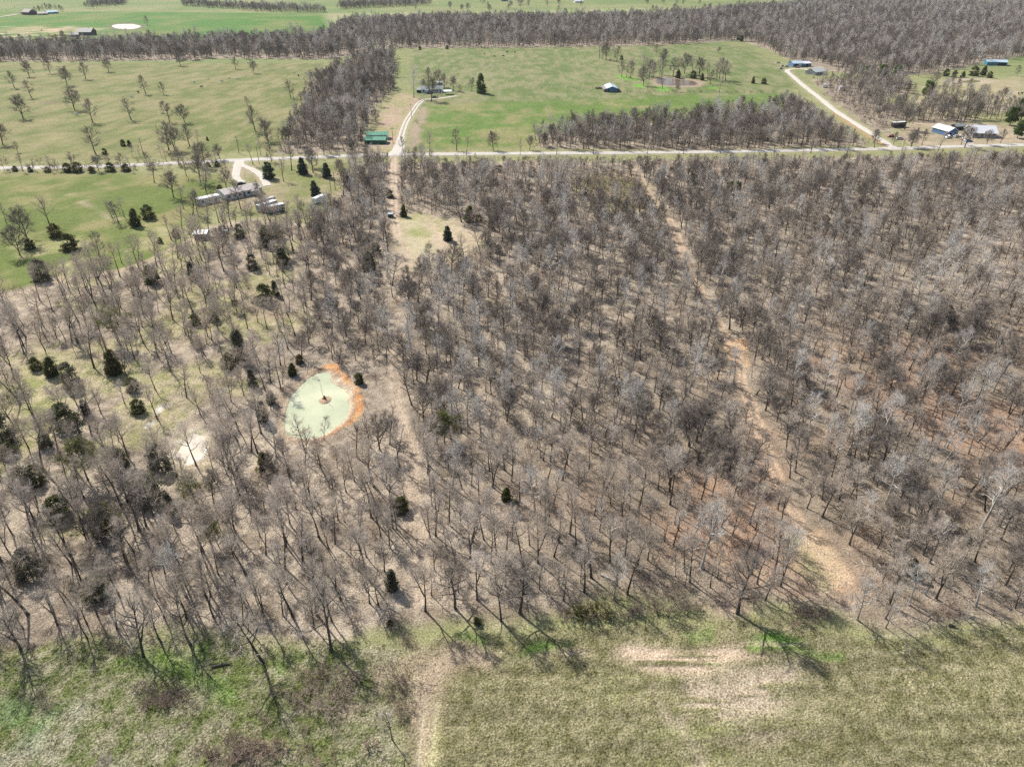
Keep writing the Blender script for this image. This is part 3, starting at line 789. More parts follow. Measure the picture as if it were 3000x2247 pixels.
PROTO['cedar'] = [pack(conifer(6, w, 3200, k, .42), M['bark'], M[mm], 7) for w, k, mm in ((5.2, 'cedar', 'cedar'), (6.0, 'round', 'cedar'), (4.8, 'round', 'cedar'), (5.6, 'cedar', 'cedar'), (6.6, 'round', 'cedar'))]
PROTO['greycedar'] = [pack(conifer(7, w, 3000, k, .42), M['bark'], M['cedar_grey'], 7) for w, k in ((5.0, 'round'), (4.4, 'cedar'))]
PROTO['pine'] = [pack(conifer(10, w, 3400, 'pine', .6), M['bark'], M['pine'], 10) for w in (6.5, 7.5)]
PROTO['spruce'] = [pack(conifer(7, w, 3800, 'cedar', .44), M['bark'], M['blue_spruce'], 7) for w in (6.0, 6.6)]
PROTO['shrub'] = [(None, shrub(2.2, 2.6).mesh('twig_mass', M['brush']), 2.2), (None, shrub(1.7, 2.4, 10).mesh('twig_mass', M['brush']), 1.7), (None, shrub(2.6, 2.2, 8).mesh('twig_mass', M['brush']), 2.6)]
PROTO['olive'] = [(None, shrub(2.0, 2.4, 12, 6, 12, .05).mesh('twig_mass', M['olive']), 2.0)]

def plant(name, kind, idx, loc, H, rz, label, cat, group=None, wide=1.0):
    T, Cw, h0 = PROTO[kind][idx % len(PROTO[kind])]
    s = H / h0
    o = empty(name, loc, rz, (s * wide, s * wide, s))
    if T: link('trunk', T, o)
    link('crown' if T else 'twig_mass', Cw, o)
    return prop(o, label, cat, group)

# ------------------------------------------------------------------ scatter with geometry nodes (only for uncountable stuff)
def scatter(name, protos, pts, idx, rot, scl, label, cat, tints=None):
    me = bpy.data.meshes.new(name)
    n = len(pts)
    me.vertices.add(n); me.vertices.foreach_set('co', np.asarray(pts, np.float32).ravel())
    a = me.attributes.new('pick', 'INT', 'POINT'); a.data.foreach_set('value', np.asarray(idx, np.int32))
    a = me.attributes.new('turn', 'FLOAT_VECTOR', 'POINT'); a.data.foreach_set('vector', np.asarray(rot, np.float32).ravel())
    a = me.attributes.new('size', 'FLOAT_VECTOR', 'POINT'); a.data.foreach_set('vector', np.asarray(scl, np.float32).ravel())
    if tints is not None:
        a = me.attributes.new('tint', 'FLOAT_COLOR', 'POINT')
        a.data.foreach_set('color', np.concatenate([tints, np.ones((n, 1))], 1).astype(np.float32).ravel())
    o = link(name, me); prop(o, label, cat, kind='stuff')
    ng = bpy.data.node_groups.new(name, 'GeometryNodeTree')
    ng.interface.new_socket('Geometry', in_out='INPUT', socket_type='NodeSocketGeometry')
    ng.interface.new_socket('Geometry', in_out='OUTPUT', socket_type='NodeSocketGeometry')
    N, L = ng.nodes, ng.links
    gi, go = N.new('NodeGroupInput'), N.new('NodeGroupOutput')
    iop = N.new('GeometryNodeInstanceOnPoints')
    g2i = N.new('GeometryNodeGeometryToInstance')
    for T, Cw, _h in protos:
        j = N.new('GeometryNodeJoinGeometry')
        for mm in (T, Cw):
            if mm is None: continue
            po = bpy.data.objects.new(name + '_source', mm)
            oi = N.new('GeometryNodeObjectInfo'); oi.inputs['Object'].default_value = po
            oi.inputs['As Instance'].default_value = False
            L.new(oi.outputs['Geometry'], j.inputs[0])
        L.new(j.outputs[0], g2i.inputs[0])
    L.new(gi.outputs[0], iop.inputs['Points']); L.new(g2i.outputs[0], iop.inputs['Instance'])
    iop.inputs['Pick Instance'].default_value = True
    def attr(nm, ty):
        k = N.new('GeometryNodeInputNamedAttribute'); k.data_type = ty; k.inputs['Name'].default_value = nm
        return k.outputs[0]
    L.new(attr('pick', 'INT'), iop.inputs['Instance Index'])
    e2r = N.new('FunctionNodeEulerToRotation'); L.new(attr('turn', 'FLOAT_VECTOR'), e2r.inputs[0])
    L.new(e2r.outputs[0], iop.inputs['Rotation'])
    L.new(attr('size', 'FLOAT_VECTOR'), iop.inputs['Scale'])
    L.new(iop.outputs[0], go.inputs[0])
    md = o.modifiers.new('scatter', 'NODES'); md.node_group = ng
    return o

def jgrid(pl, cell, keep=1.0):
    lo, hi = pl.min(0), pl.max(0)
    a, b = np.meshgrid(np.arange(lo[0], hi[0], cell), np.arange(lo[1], hi[1], cell))
    a = a.ravel() + rng.uniform(-.48, .48, a.size) * cell; b = b.ravel() + rng.uniform(-.48, .48, b.size) * cell
    rw = min(12.0, cell * 2.0); k = inside(a + (fbm(a / 9, b / 9, 5) - .5) * 2 * rw, b + (fbm(a / 9, b / 9, 6) - .5) * 2 * rw, pl) & (rng.random(a.size) < keep)
    return a[k], b[k]

def in_frame(a, b, pad=250):
    px, py, d = proj(a, b, 8.0)
    px0, py0, _ = proj(a, b, 0.0)
    return (d > 5) & (px0 > -pad) & (px0 < 3000 + pad) & (py0 > -pad) & (py < 2247 + pad * 2)

# keep-out: roads, tracks, water, yards
YARDS = [V([(425, 420), (560, 375), (625, 395), (640, 440), (590, 480), (425, 455)]), V([(1690, 135), (1760, 135), (1820, 150), (1800, 168), (1720, 165)]), V([(2020, 268), (2170, 268), (2170, 310), (2020, 305)]), V([(2120, 128), (2200, 128), (2200, 148), (2120, 146)])]
def keepout(a, b):
    bad = np.zeros(len(a), bool)
    for pl, w in ((ROAD, 6), (TRACK1[:int(len(TRACK1) * .6)], 3.2), (TRACK1, 1.7), (TRACK2, 2.3), (LANE, 4.5), (LOOP_A, 4), (LOOP_B, 4), (DRIVE_A, 6), (TRACK3, 2.0), (LANE_B, 6)):
        bad |= line_dist(a, b, pl) < w
    for pl in (BANK1, BANK2, BANK3): bad |= inside(a, b, pl)
    for pl in YARDS + [POND4, POND5]: bad |= inside(a, b, pl)
    return bad

# ------------------------------------------------------------------ trees and bushes the photo shows singly: (pixel x, pixel y of the base, height m)
Q = .4521
EDGE = [(2160, 1798, 14, 'open', 0), (2511, 1815, 11, 'pale', 0), (2662, 1772, 10, 'pale', 1), (2859, 1775, 10, 'pale', 0), (1522, 1796, 13, 'open', 2), (1468, 1818, 12, 'wood', 3), (1334, 1782, 11, 'open', 3), (1246, 1790, 12, 'wood', 1), (1787, 1647, 12, 'wood', 0), (1732, 1692, 14, 'wood', 2), (420, 1925, 12, 'lean', 1), (770, 1940, 13, 'lean', 0), (970, 1905, 14, 'lean', 2), (560, 1890, 11, 'lean', 3), (60, 1900, 11, 'lean', 1)]
PASTURE = [(u * Q, v * Q, h) for u, v, h in ((95, 572, 13), (190, 500, 13), (205, 635, 13), (325, 478, 12), (435, 555, 14), (555, 515, 14), (705, 468, 12), (945, 610, 14), (1060, 615, 9), (1170, 428, 12), (1528, 450, 11), (1642, 475, 11), (1885, 635, 13), (1605, 685, 6), (485, 715, 14), (600, 795, 15), (150, 768, 15), (850, 777, 14), (1100, 790, 13), (1195, 795, 11), (1655, 850, 15), (1735, 915, 13), (620, 998, 15), (1095, 975, 15), (1135, 980, 13), (1230, 950, 12), (20, 940, 12), (115, 990, 6))]
POOL = [(1740 + u * .2351, 120 + v * .2351, h) for u, v, h in ((70, 222, 16), (150, 240, 15), (200, 258, 13), (285, 266, 13), (105, 225, 13), (345, 450, 12), (405, 458, 12), (455, 472, 13), (482, 425, 13), (615, 560, 13), (605, 430, 16), (690, 452, 13), (725, 490, 12), (740, 470, 12), (820, 445, 14), (850, 425, 15), (855, 600, 15), (985, 440, 14), (1040, 430, 14), (1130, 415, 15), (1215, 440, 15), (1310, 450, 15), (1410, 485, 13), (1450, 545, 10), (1530, 500, 14), (1565, 485, 16), (1600, 522, 15), (1640, 500, 15), (1560, 642, 11), (1045, 640, 5), (655, 672, 8))]
LONE_R = [(1740 + 772 * .2351, 120 + 197 * .2351, 12), (1740 + 858 * .2351, 120 + 300 * .2351, 15), (1740 + 1115 * .2351, 130, 12), (1740 + 1130 * .2351, 131, 12), (1740 + 1550 * .2351, 156, 6)]
FARMTREES = [(1302, 262, 12), (1328, 266, 11), (1349, 272, 6), (1382, 267, 10), (1287, 255, 13), (1255, 250, 14), (1240, 262, 8)]
YARDT = [(u * Q, 400 + v * Q, h) for u, v, h in ((1000, 300, 11), (1125, 395, 12), (1190, 470, 11), (1345, 380, 10), (1470, 340, 9), (1640, 180, 12), (1890, 220, 14), (2030, 235, 12), (1838, 290, 11), (1250, 505, 11), (1290, 522, 11), (1110, 672, 11), (1000, 727, 8), (770, 562, 9), (805, 520, 9), (730, 530, 8), (185, 690, 14), (40, 560, 9), (330, 590, 14), (130, 770, 11), (790, 822, 9), (1752, 552, 13), (1700, 470, 12), (1860, 565, 10), (1530, 892, 11), (1500, 585, 12), (1420, 560, 12), (1350, 610, 12), (1560, 470, 12), (1610, 600, 11), (1460, 660, 11), (1300, 300, 14), (1210, 260, 11), (1330, 350, 12), (1450, 760, 10), (1940, 650, 10), (900, 800, 9), (650, 780, 10), (560, 1000, 12), (1180, 600, 10))]
ROADT = [(u * Q, 400 + v * Q, h) for u, v, h in ((30, 225, 7), (150, 228, 9), (225, 225, 7), (330, 225, 8), (375, 222, 7), (470, 215, 10), (640, 225, 8), (700, 212, 7), (790, 215, 8), (850, 222, 8), (960, 200, 8), (1080, 165, 9), (1160, 190, 10), (1280, 170, 13), (1330, 195, 12), (1400, 165, 7), (1425, 150, 8), (1290, 60, 9), (860, 130, 7), (905, 128, 7), (1045, 130, 7), (1690, 120, 9), (1760, 165, 9), (1730, 130, 8), (2025, 200, 9), (2060, 140, 9), (2100, 120, 10))] + [(700 + 90 * k, 438 - 1.2 * k, 6 + (k * 7) % 4) for k in range(3)] + [(1180 + 62 * k + 17 * (k % 3), 442 - .35 * k + (k % 2) * 14, 8 + (k * 5) % 6) for k in range(27)]
SNAGS = [(2302, 1625, 4.5), (563, 1812, 4.0)]
# cedars: x, y, height, kind, index, width factor
CED = [(400, 662, 8, 0, 0), (206, 732, 7, 0, 4), (165, 694, 6, 0, 1), (90, 730, 4.5, 0, 1), (447, 829, 7, 0, 2), (565, 816, 6, 1, 1), (741, 789, 5.5, 1, 0), (782, 721, 9, 0, 3), (809, 698, 7, 0, 1), (705, 698, 5.5, 1, 0), (827, 775, 8, 0, 0), (775, 886, 7, 0, 4), (809, 866, 5, 1, 1), (646, 563, 4, 0, 2), (515, 694, 3.5, 0, 1), (470, 712, 2.5, 0, 1),
       (108, 1081, 4, 0, 1), (156, 1099, 6, 0, 0), (212, 1130, 6.5, 1, 0), (339, 1094, 8, 0, 0), (389, 1144, 4.5, 0, 2), (199, 1248, 7, 0, 4), (253, 1212, 4, 1, 1), (357, 1379, 7, 0, 3), (253, 1320, 3.8, 0, 1), (136, 1307, 3.8, 1, 0), (68, 1425, 5.5, 0, 4), (108, 1415, 5, 0, 1), (9, 1293, 8, 1, 0), (32, 1334, 4, 0, 1), (434, 1460, 7, 0, 4), (176, 1510, 5.5, 0, 1), (859, 1099, 4, 0, 0), (879, 1063, 3, 0, 2), (796, 1180, 4, 0, 0), (773, 1234, 5.5, 1, 1), (782, 1385, 6, 0, 0), (470, 1370, 6, 1, 0), (705, 1052, 9, 1, 1), (673, 1076, 5, 0, 2), (574, 950, 4, 0, 1), (628, 940, 4, 1, 0), (407, 1207, 4, 0, 1), (741, 1130, 5, 1, 1), (289, 1744, 5, 0, 1), (316, 1550, 7, 0, 4), (93, 1685, 6, 1, 0), (500, 1500, 5, 1, 1),
       (1084, 793, 8, 0, 3), (1102, 744, 5, 0, 2), (1438, 673, 5, 0, 0), (1402, 649, 4, 0, 2), (1377, 651, 7.5, 0, 0), (1142, 579, 4, 0, 1), (1558, 517, 5.5, 0, 1), (1461, 743, 4, 0, 2), (1542, 740, 4, 1, 0), (1465, 505, 4, 0, 1), (2172, 517, 9, 0, 0), (2538, 545, 4, 0, 1), (2416, 658, 4, 1, 0), (2764, 960, 8, 0, 3), (2027, 549, 6.5, 1, 0), (2271, 590, 5, 1, 1), (2664, 1680, 4.2, 0, 0), (1149, 1725, 4.5, 1, 1), (1398, 1825, 1.5, 0, 1), (1142, 1832, 1.4, 0, 1), (1484, 1465, 3.6, 0, 0), (1176, 1495, 3.8, 0, 1), (1830, 620, 4, 1, 0), (2330, 700, 3.5, 1, 1), (1510, 1500, 3, 1, 0), (2420, 655, 3.5, 0, 2)]
ROADCED = [(45, 502, 3), (199, 504, 5), (228, 504, 5.5), (271, 506, 3.5), (325, 502, 5), (371, 502, 4.2), (637, 487, 3), (140, 505, 3), (610, 488, 2.6), (90, 504, 2.6)]
FARCED = [(2206, 245, 6), (2237, 247, 5.5), (1821, 176, 5), (1986, 230, 8), (2030, 230, 7), (2056, 236, 6.5), (1310, 145, 5), (1230, 147, 5), (2172, 122, 8), (2165, 118, 7), (1830, 125, 5), (2770, 224, 7), (2795, 227, 6.5), (2820, 228, 6), (2852, 223, 9), (2880, 222, 9), (2898, 229, 6), (2600, 48, 10), (2632, 50, 10), (1535, 70, 8), (1060, 390, 4), (1030, 430, 4.5), (362, 428, 4.2), (380, 429, 4), (307, 452, 3.5), (608, 412, 2.5), (345, 12, 8)]
SING = np.array([tuple(PG(q[0], q[1]))[:2] for q in [e[:2] for e in EDGE] + YARDT + ROADT + [c[:2] for c in CED]])
def near_single(u, v, r):
    bad = np.zeros(len(u), bool)
    for c in SING: bad |= (np.abs(u - c[0]) < r) & (np.abs(v - c[1]) < r)
    return bad

# ---- main wood
a, b = jgrid(MAIN, 4.25)
dens = np.ones(len(a))
dens[inside(a, b, SAVANNA)] = .7
for k, pl in enumerate(CLEAR): dens[inside(a, b, pl)] = (.0, .25, .05, .1, .0, .0, .05, .12)[k]
dens *= (.45 + .62 * fbm(a / 16, b / 16, 21)) * (1 + .45 * (1 - sstep(100, 150, b)))
k = (rng.random(len(a)) < dens) & ~keepout(a, b) & in_frame(a, b, 350) & ~near_single(a, b, 2.6)
a, b = a[k], b[k]
sav = inside(a, b, SAVANNA)
dist = np.sqrt(a ** 2 + b ** 2 + CAM_H ** 2)
px, py, _ = proj(a, b, 6.0)
vis = (px > 20) & (px < 2980) & (py > 0) & (py < 2230)
order = np.argsort(np.where(vis, dist, 1e9))
near = np.zeros(len(a), bool); near[order[:270]] = True
hs = rng.uniform(.54, .9, len(a)) * np.where(rng.random(len(a)) < .22, .7, 1.0) * (.85 + .3 * fbm(a / 20, b / 20, 23))
tz = sample_z(a, b)
rd = line_dist(a, b, ROAD)
hs *= np.where(a > -40, np.clip((rd - 3) / 50, .26, 1), 1)
hs *= np.where(inside(a, b, SAVANNA), 1.12, 1) * (1 + .1 * (1 - sstep(95, 130, b)))
kinds = np.where(sav, 'lean', 'wood')
kinds[(rng.random(len(a)) < .045) & ~sav] = 'pale'  # whitish colour here mimics bright sunlit branches and grey lichen
kinds[(rng.random(len(a)) < .25) & sav] = 'open'
for i in np.where(near)[0]:
    kd = kinds[i]
    pr = PROTO[kd]; j = int(rng.integers(len(pr)))
    nm, lb, gp = {'wood': ('bare_oak', 'leafless grey brown oak in the near part of the wood by the mown field', 'oaks in the near part of the wood'),
                  'pale': ('pale_sunlit_tree', 'leafless tree with sunlit lichened branches painted pale grey among the darker oaks of the near wood', 'pale trees among the oaks'),
                  'lean': ('bare_oak', 'leafless oak with wide crown in the thinner wood by the ponds', 'oaks in the thinner wood'),
                  'open': ('bare_oak', 'leafless oak with wide crown in the thinner wood by the ponds', 'oaks in the thinner wood')}[kd]
    if kd == 'wood':
        form = {1: 'forked', 4: 'forked', 8: 'forked', 10: 'low forked', 11: 'slim tall', 12: 'low round', 13: 'narrow'}.get(j, 'straight')
        q = (np.array([a[i]]), np.array([b[i]]))
        if abs(sd_poly(*q, CLEAR[5])[0]) < 14: wh = 'around the sandy opening'
        elif min(line_dist(*q, np.vstack([FIELD, FIELD[:1]]))[0], line_dist(*q, np.vstack([LEFTF, LEFTF[:1]]))[0]) < 9: wh = 'along the wood edge by the grass'
        elif line_dist(*q, TRACK1)[0] < 11: wh = 'beside the worn track below the pond'
        elif line_dist(*q, TRACK2)[0] < 11: wh = 'beside the sandy trail'
        elif a[i] < TRACK1[-1][0]: wh = 'in the wood between the ponds and the green grass'
        elif a[i] > TRACK2[-1][0]: wh = 'in the wood beyond the sandy opening'
        else: wh = 'in the wood between track and sandy trail'
        lb = form + ' leafless grey brown oak ' + wh; gp = form + ' oaks ' + wh
    plant(nm, kd, j, (a[i], b[i], tz[i]), pr[j][2] * hs[i], rng.uniform(0, 6.28), lb, 'tree', gp)
f = ~near
LIST = PROTO['wood'] + PROTO['lean'] + PROTO['open'] + PROTO['pale']
o1, o2, o3 = len(PROTO['wood']), len(PROTO['wood']) + len(PROTO['lean']), len(PROTO['wood'] + PROTO['lean'] + PROTO['open'])
FLIST = PROTO['far'] + PROTO['lean'] + PROTO['open'] + PROTO['pale']
def pick(kd, n):
    r = rng.integers(0, 1000, n)
    return np.where(kd == 'wood', r % o1, np.where(kd == 'lean', o1 + r % (o2 - o1), np.where(kd == 'open', o2 + r % (o3 - o2), o3 + r % (len(LIST) - o3))))
def turn(n, tilt=.06): return np.stack([rng.normal(0, tilt, n), rng.normal(0, tilt, n), rng.uniform(0, 6.28, n)], 1)
def size(h, w=None): return np.stack([h * (w if w is not None else 1), h * (w if w is not None else 1), h], 1)
n = int(f.sum())
scatter('forest', LIST, np.stack([a[f], b[f], tz[f]], 1), pick(kinds[f], n), turn(n), size(hs[f]), 'dense leafless grey brown wood reaching back to the country road', 'forest')
WOOD_XY = (a, b)

# ---- other woods
def wood(pls, cell, keep, name, label, pale=.03, hmul=1.0, openp=0.0):
    A, B = [], []
    for pl in pls:
        u, v = jgrid(pl, cell, keep); A.append(u); B.append(v)
    A, B = np.concatenate(A), np.concatenate(B)
    k = ~keepout(A, B) & in_frame(A, B, 200); A, B = A[k], B[k]
    kd = np.where(rng.random(len(A)) < pale, 'pale', np.where(rng.random(len(A)) < openp, 'open', 'wood'))
    h = rng.uniform(.58, 1.1, len(A)) * hmul * (.7 + .55 * fbm(A / 28, B / 28, 27)) * np.clip((line_dist(A, B, LANE) - 3) / 32, .28, 1)
    ok = rng.random(len(A)) < .5 + 1.0 * fbm(A / 24, B / 24, 29); A, B, kd, h = A[ok], B[ok], kd[ok], h[ok]
    return scatter(name, FLIST, np.stack([A, B, sample_z(A, B)], 1), pick(kd, len(A)), turn(len(A), .04), size(h), label, 'forest')
wood([STRIP_N], 4.4, .9, 'forest', 'strip of leafless trees between the road and the bright pasture', hmul=.95)
wood([LANEWOOD], 5.0, .85, 'forest', 'leafless wood beside the farmhouse driveway', hmul=.95)
wood([BELT], 6.0, .85, 'forest', 'broad belt of leafless woodland beyond the pastures', hmul=1.05)
wood([RIGHTWOOD], 5.2, .9, 'forest', 'tangled leafless wood along the straight gravel lane', .06, .9, .3)
wood([V([(1960, 262), (2000, 205), (2060, 190), (2120, 205), (2160, 235), (2230, 250), (2230, 275), (2110, 264), (2020, 268)])], 6.5, .8, 'forest', 'thin leafless trees behind the white roofed houses', .06, .9, .5)
wood(FARBELTS, 6.5, .9, 'forest', 'far tree lines beyond the green fields', hmul=1.05)

# ---- undergrowth: saplings and low brush in the woods
A, B = [], []
for pl, c, kp in ((MAIN, 3.6, .34), (STRIP_N, 4, .5), (LANEWOOD, 4, .4), (RIGHTWOOD, 4, .6), (CLEAR[1], 2.2, .8)):
    u, v = jgrid(pl, c, kp); A.append(u); B.append(v)
A, B = np.concatenate(A), np.concatenate(B)
q = np.ones(len(A), bool)
for kk in (0, 3, 4, 5, 6, 7): q &= ~inside(A, B, CLEAR[kk])
q &= ~(inside(A, B, SAVANNA) & (rng.random(len(A)) < .7)) & ~keepout(A, B) & in_frame(A, B, 200)
A, B = A[q], B[q]
n = len(A); ix = np.where(rng.random(n) < .68, rng.integers(0, 4, n), rng.integers(4, 7, n))
scatter('undergrowth', PROTO['sapling'] + PROTO['shrub'], np.stack([A, B, sample_z(A, B)], 1), ix, turn(n, .1), size(rng.uniform(.6, 1.2, n) * np.where(ix > 3, .7, 1)), 'thin saplings and low brush between the trees', 'undergrowth')

sticks = []
for q in range(3):
    m = MB()
    for _ in range(26):
        p = Vector((R.uniform(-1.8, 1.8), R.uniform(-1.8, 1.8), R.uniform(.03, .15))); d = Vector((R.uniform(-1, 1), R.uniform(-1, 1), R.uniform(-.02, .12))).normalized()
        m.spike(p, d, R.uniform(.6, 2.4), R.uniform(.03, .075))
    sticks.append((None, m.mesh('sticks', M['twig']), 1))
A, B = jgrid(MAIN, 3.2, .8)
q = in_frame(A, B, 100) & ~keepout(A, B)
for kk in (0, 7): q &= ~inside(A, B, CLEAR[kk])
A, B = A[q], B[q]; n = len(A)
scatter('litter', sticks, np.stack([A, B, sample_z(A, B)], 1), rng.integers(0, 3, n), turn(n, .02), size(rng.uniform(.6, 1.3, n)), 'fallen sticks and dead twigs on the wood floor', 'litter')
#@@PART3@@
# ------------------------------------------------------------------ single trees
def tree_at(name, kind, j, px, py, H, label, group=None, wide=1.0, cat='tree'):
    p = PG(px, py); p.z = sz(p.x, p.y)
    return plant(name, kind, j, p, H, R.uniform(0, 6.28), label, cat, group, wide)
el = ['tall bare tree standing alone at the mown field edge, shadow over bright grass', 'pale forked bare tree leaning over the field edge beside brush', 'low pale bare tree spreading wide near the field corner', 'low pale bare tree spreading wide beside the stump clump', 'wide bare oak throwing a fan of shadow on bright green grass', 'slim bare oak beside the wide oak at the green grass patch']
for k, (u, v, h, kd, j) in enumerate(EDGE):
    if k < len(el): tree_at('edge_oak', kd, j, u, v, h, el[k])
    else: tree_at('edge_oak', kd, j, u, v, h, 'bare oak at the outer edge of the wood, shadow reaching the field', 'oaks along the field edge')
for k, (u, v, h) in enumerate(PASTURE):
    tree_at('pasture_tree', 'open', k, u, v, h, 'bare oak scattered in the wide pasture across the road' if h > 8 else 'small round bare tree in the wide pasture across the road', 'oaks scattered in the wide pasture' if h > 8 else 'small bare trees in the wide pasture', 1.1)
for k, (u, v, h) in enumerate(POOL):
    tree_at('pond_tree', ('wood', 'open')[k % 2], k, u, v, h * 1.12, 'bare tree in the cluster around the brown pasture pond', 'bare trees around the brown pond')
ll = ['round bare oak alone in the pasture above the brown pond', 'tall bare tree beside the brown pond rising over the fence', None, None, 'dead leaning snag alone in the far pasture corner']
for k, (u, v, h) in enumerate(LONE_R):
    tree_at('pasture_tree', 'open', k, u, v, h, ll[k] or 'one of two bare trees at the top of the far pasture', None if ll[k] else 'two trees at the top of the far pasture')
tree_at('sycamore_tree', 'pale', 1, 1213, 286, 23, 'tall pale sycamore beside the farmhouse porch', None, 1.0)
tree_at('yard_tree', 'open', 1, 1264, 297, 17, 'large bare oak in front of the farmhouse')
fl = ['bare tree behind the farmhouse roof', 'reddish bare tree with narrow crown by the farmhouse', 'small round bare tree by the farmhouse carport', 'bare tree beside the big round evergreen']
for k, (u, v, h) in enumerate(FARMTREES):
    tree_at('yard_tree', 'open', k, u, v, h, fl[k] if k in (1, 2, 3) else 'bare tree behind the farmhouse roof', None if k in (1, 2, 3) else 'trees behind the farmhouse')
for k, (u, v, h) in enumerate(YARDT):
    tree_at('yard_oak', ('lean', 'open', 'wood')[k % 3], k, u, v, h, 'bare oak around the mobile home and box trailers', 'oaks around the mobile home')
for k, (u, v, h) in enumerate(ROADT):
    tree_at('roadside_tree', ('open', 'wood')[k % 2] if h > 7 else 'sapling', k, u, v, h, 'bare tree along the verge of the country road', 'trees along the country road')
for k in range(34):
    u, v = R.uniform(1010, 2100), R.uniform(8, 40)
    tree_at('field_tree', 'open', k, u, v, R.uniform(11, 15), 'small far bare tree dotted over the distant fields', 'trees dotted over the distant fields')
for k, (u, v) in enumerate(((104, 38), (118, 37), (126, 33), (140, 34), (150, 33), (165, 33), (178, 34), (185, 36), (432, 75), (252, 25), (262, 26), (274, 27), (283, 24))):
    tree_at('field_tree', 'open', k, u, v, R.uniform(10, 14), 'bare tree beside the pale oval pond' if k == 8 else 'bare tree behind the old barn', None if k == 8 else 'trees behind the old barn')
for k, (u, v, h) in enumerate(((2879, 283, 9), (2931, 302, 11), (2803, 274, 11), (2979, 224, 9), (2735, 250, 11), (2690, 225, 13), (2650, 380, 14), (2640, 330, 12), (2690, 350, 11), (2760, 350, 13), (2900, 350, 12), (2860, 330, 12), (2600, 350, 10), (2950, 330, 11), (2670, 430, 10), (2700, 425, 9), (2560, 420, 8), (2615, 428, 8), (2815, 425, 9), (2890, 425, 8), (2930, 420, 8))):
    tree_at('farm_tree', 'open', k, u, v, h, 'bare spreading tree around the white roofed houses by the lane', 'trees around the white roofed houses')
for k, (u, v) in enumerate(((2830, 165), (2850, 155), (2880, 170), (2900, 150), (2915, 168), (2935, 150), (2865, 178), (2945, 165))):
    tree_at('sycamore_tree', 'pale', k, u, v, R.uniform(15, 19), 'tall pale sycamore in the clump by the blue roofed shed', 'sycamores by the blue roofed shed')
for k, (u, v, h, lb) in enumerate(((345, 1000, 10, 'broad budding tree in pale yellow green among bare oaks'), (258, 1405, 9.5, 'budding yellow green tree below the small cream pond'), (575, 1480, 6.5, 'small budding yellow green tree beside the cream pond'), (1303, 1300, 8, 'slim budding yellow green tree in the oak wood beside the track'), (694, 915, 4, 'low budding yellow green bush by the sandy opening'), (2745, 130, 12, 'budding yellow green tree in the far woodland'), (640, 1600, 5, 'low budding yellow green bush under dark oaks near the field'), (1060, 110, 11, 'pale budding tree in the far belt above the driveway'))):
    tree_at('budding_tree', 'bud', k, u, v, h, lb, None, 1.15)
for k in range(34):
    u = 10 + k * 20 + R.uniform(-8, 8); v = 497 - .02 * u + R.uniform(2, 10) - (k % 5 == 0) * 22
    tree_at('roadside_shrub', 'shrub', k, u, v, R.uniform(2.2, 4.2), 'grey brown bush in the hedgerow along the road verge', 'bushes of the road hedgerow', 1.0, 'shrub')
# evergreens
for k, (u, v, h, g, j) in enumerate(CED):
    if u < 1000: lb, gp = ('dark green cedar in the open oak wood around the ponds', 'dark cedars in the open wood') if not g else ('dull grey green cedar in the open oak wood around the ponds', 'grey green cedars in the open wood')
    else: lb, gp = ('dark green cedar among the bare trees of the dense wood', 'dark cedars in the dense wood') if not g else ('dull grey green cedar among the bare trees of the dense wood', 'grey green cedars in the dense wood')
    tree_at('cedar_tree', 'greycedar' if g else 'cedar', j, u, v, h, lb, gp)
tree_at('cedar_tree', 'spruce', 0, 1312, 705, 5.6, 'neat dark cedar alone in the grassy clearing')
tree_at('cedar_tree', 'cedar', 0, 1184, 634, 5.5, 'dark cedar beside the little green box shed')
tree_at('cedar_tree', 'cedar', 2, 1052, 1122, 3.4, 'small dark cedar on the pond bank beside orange clay')
tree_at('cedar_tree', 'cedar', 1, 436, 640, 6.5, 'brownish sprawling cedar beside the tall dark cedar in the pasture')
tree_at('cedar_tree', 'greycedar', 0, 124, 818, 7, 'large round grey bush at the pasture edge', None, 1.25)
for k, (u, v, h) in enumerate(ROADCED): tree_at('cedar_tree', 'cedar', 1 + 3 * (k % 2), u, v, h, 'low round dark cedar along the road verge', 'cedars along the road verge', 1.15)
for k, (u, v, h) in enumerate(FARCED):
    tree_at('cedar_tree', 'cedar', k, u, v, h, 'small far dark cedar beyond the country road', 'far cedars beyond the road')
for u, v, h, lb in ((789, 524, 8, 'loose green spruce at the end of the gravel loop'), (888, 510, 7.8, 'dense blue green spruce beside the road, one of the pair on the lawn'), (958, 521, 7, 'dense blue green spruce beside the utility pole'), (924, 575, 6.8, 'dark green spruce beside the white cargo trailer')):
    tree_at('spruce_tree', 'spruce', int(u), u, v, h, lb)
tree_at('evergreen_tree', 'round_pine', 0, 1410, 274, 14.5, 'big round green evergreen in the pasture beside the farmhouse') if False else None
big = pack(conifer(14, 9.6, 4200, 'cedar', .7), M['bark'], M['pine'], 14); PROTO['big'] = [big]
tree_at('evergreen_tree', 'big', 0, 1410, 274, 14.5, 'big round green evergreen in the pasture beside the farmhouse')
for u, v, h, lb in ((2580, 234, 12, None), (2622, 243, 13, None), (2535, 224, 8, None), (2712, 288, 12, 'green pine at the corner above the white roofed houses'), (2990, 352, 13, None), (2958, 368, 11, None), (2980, 405, 9, None), (2136, 568, 5.5, 'one of two bright green pines standing in the bare wood'), (2158, 568, 5.5, 'one of two bright green pines standing in the bare wood')):
    gp = 'pines in the bare wood' if v > 500 else None
    if lb is None: lb, gp = (('bright green pine in the clump along the lane', 'pines along the lane') if u < 2800 else ('bright green pine in the clump beside the big white roofed house', 'pines beside the white roofed house'))
    tree_at('pine_tree', 'pine', int(u), u, v, h, lb, gp)
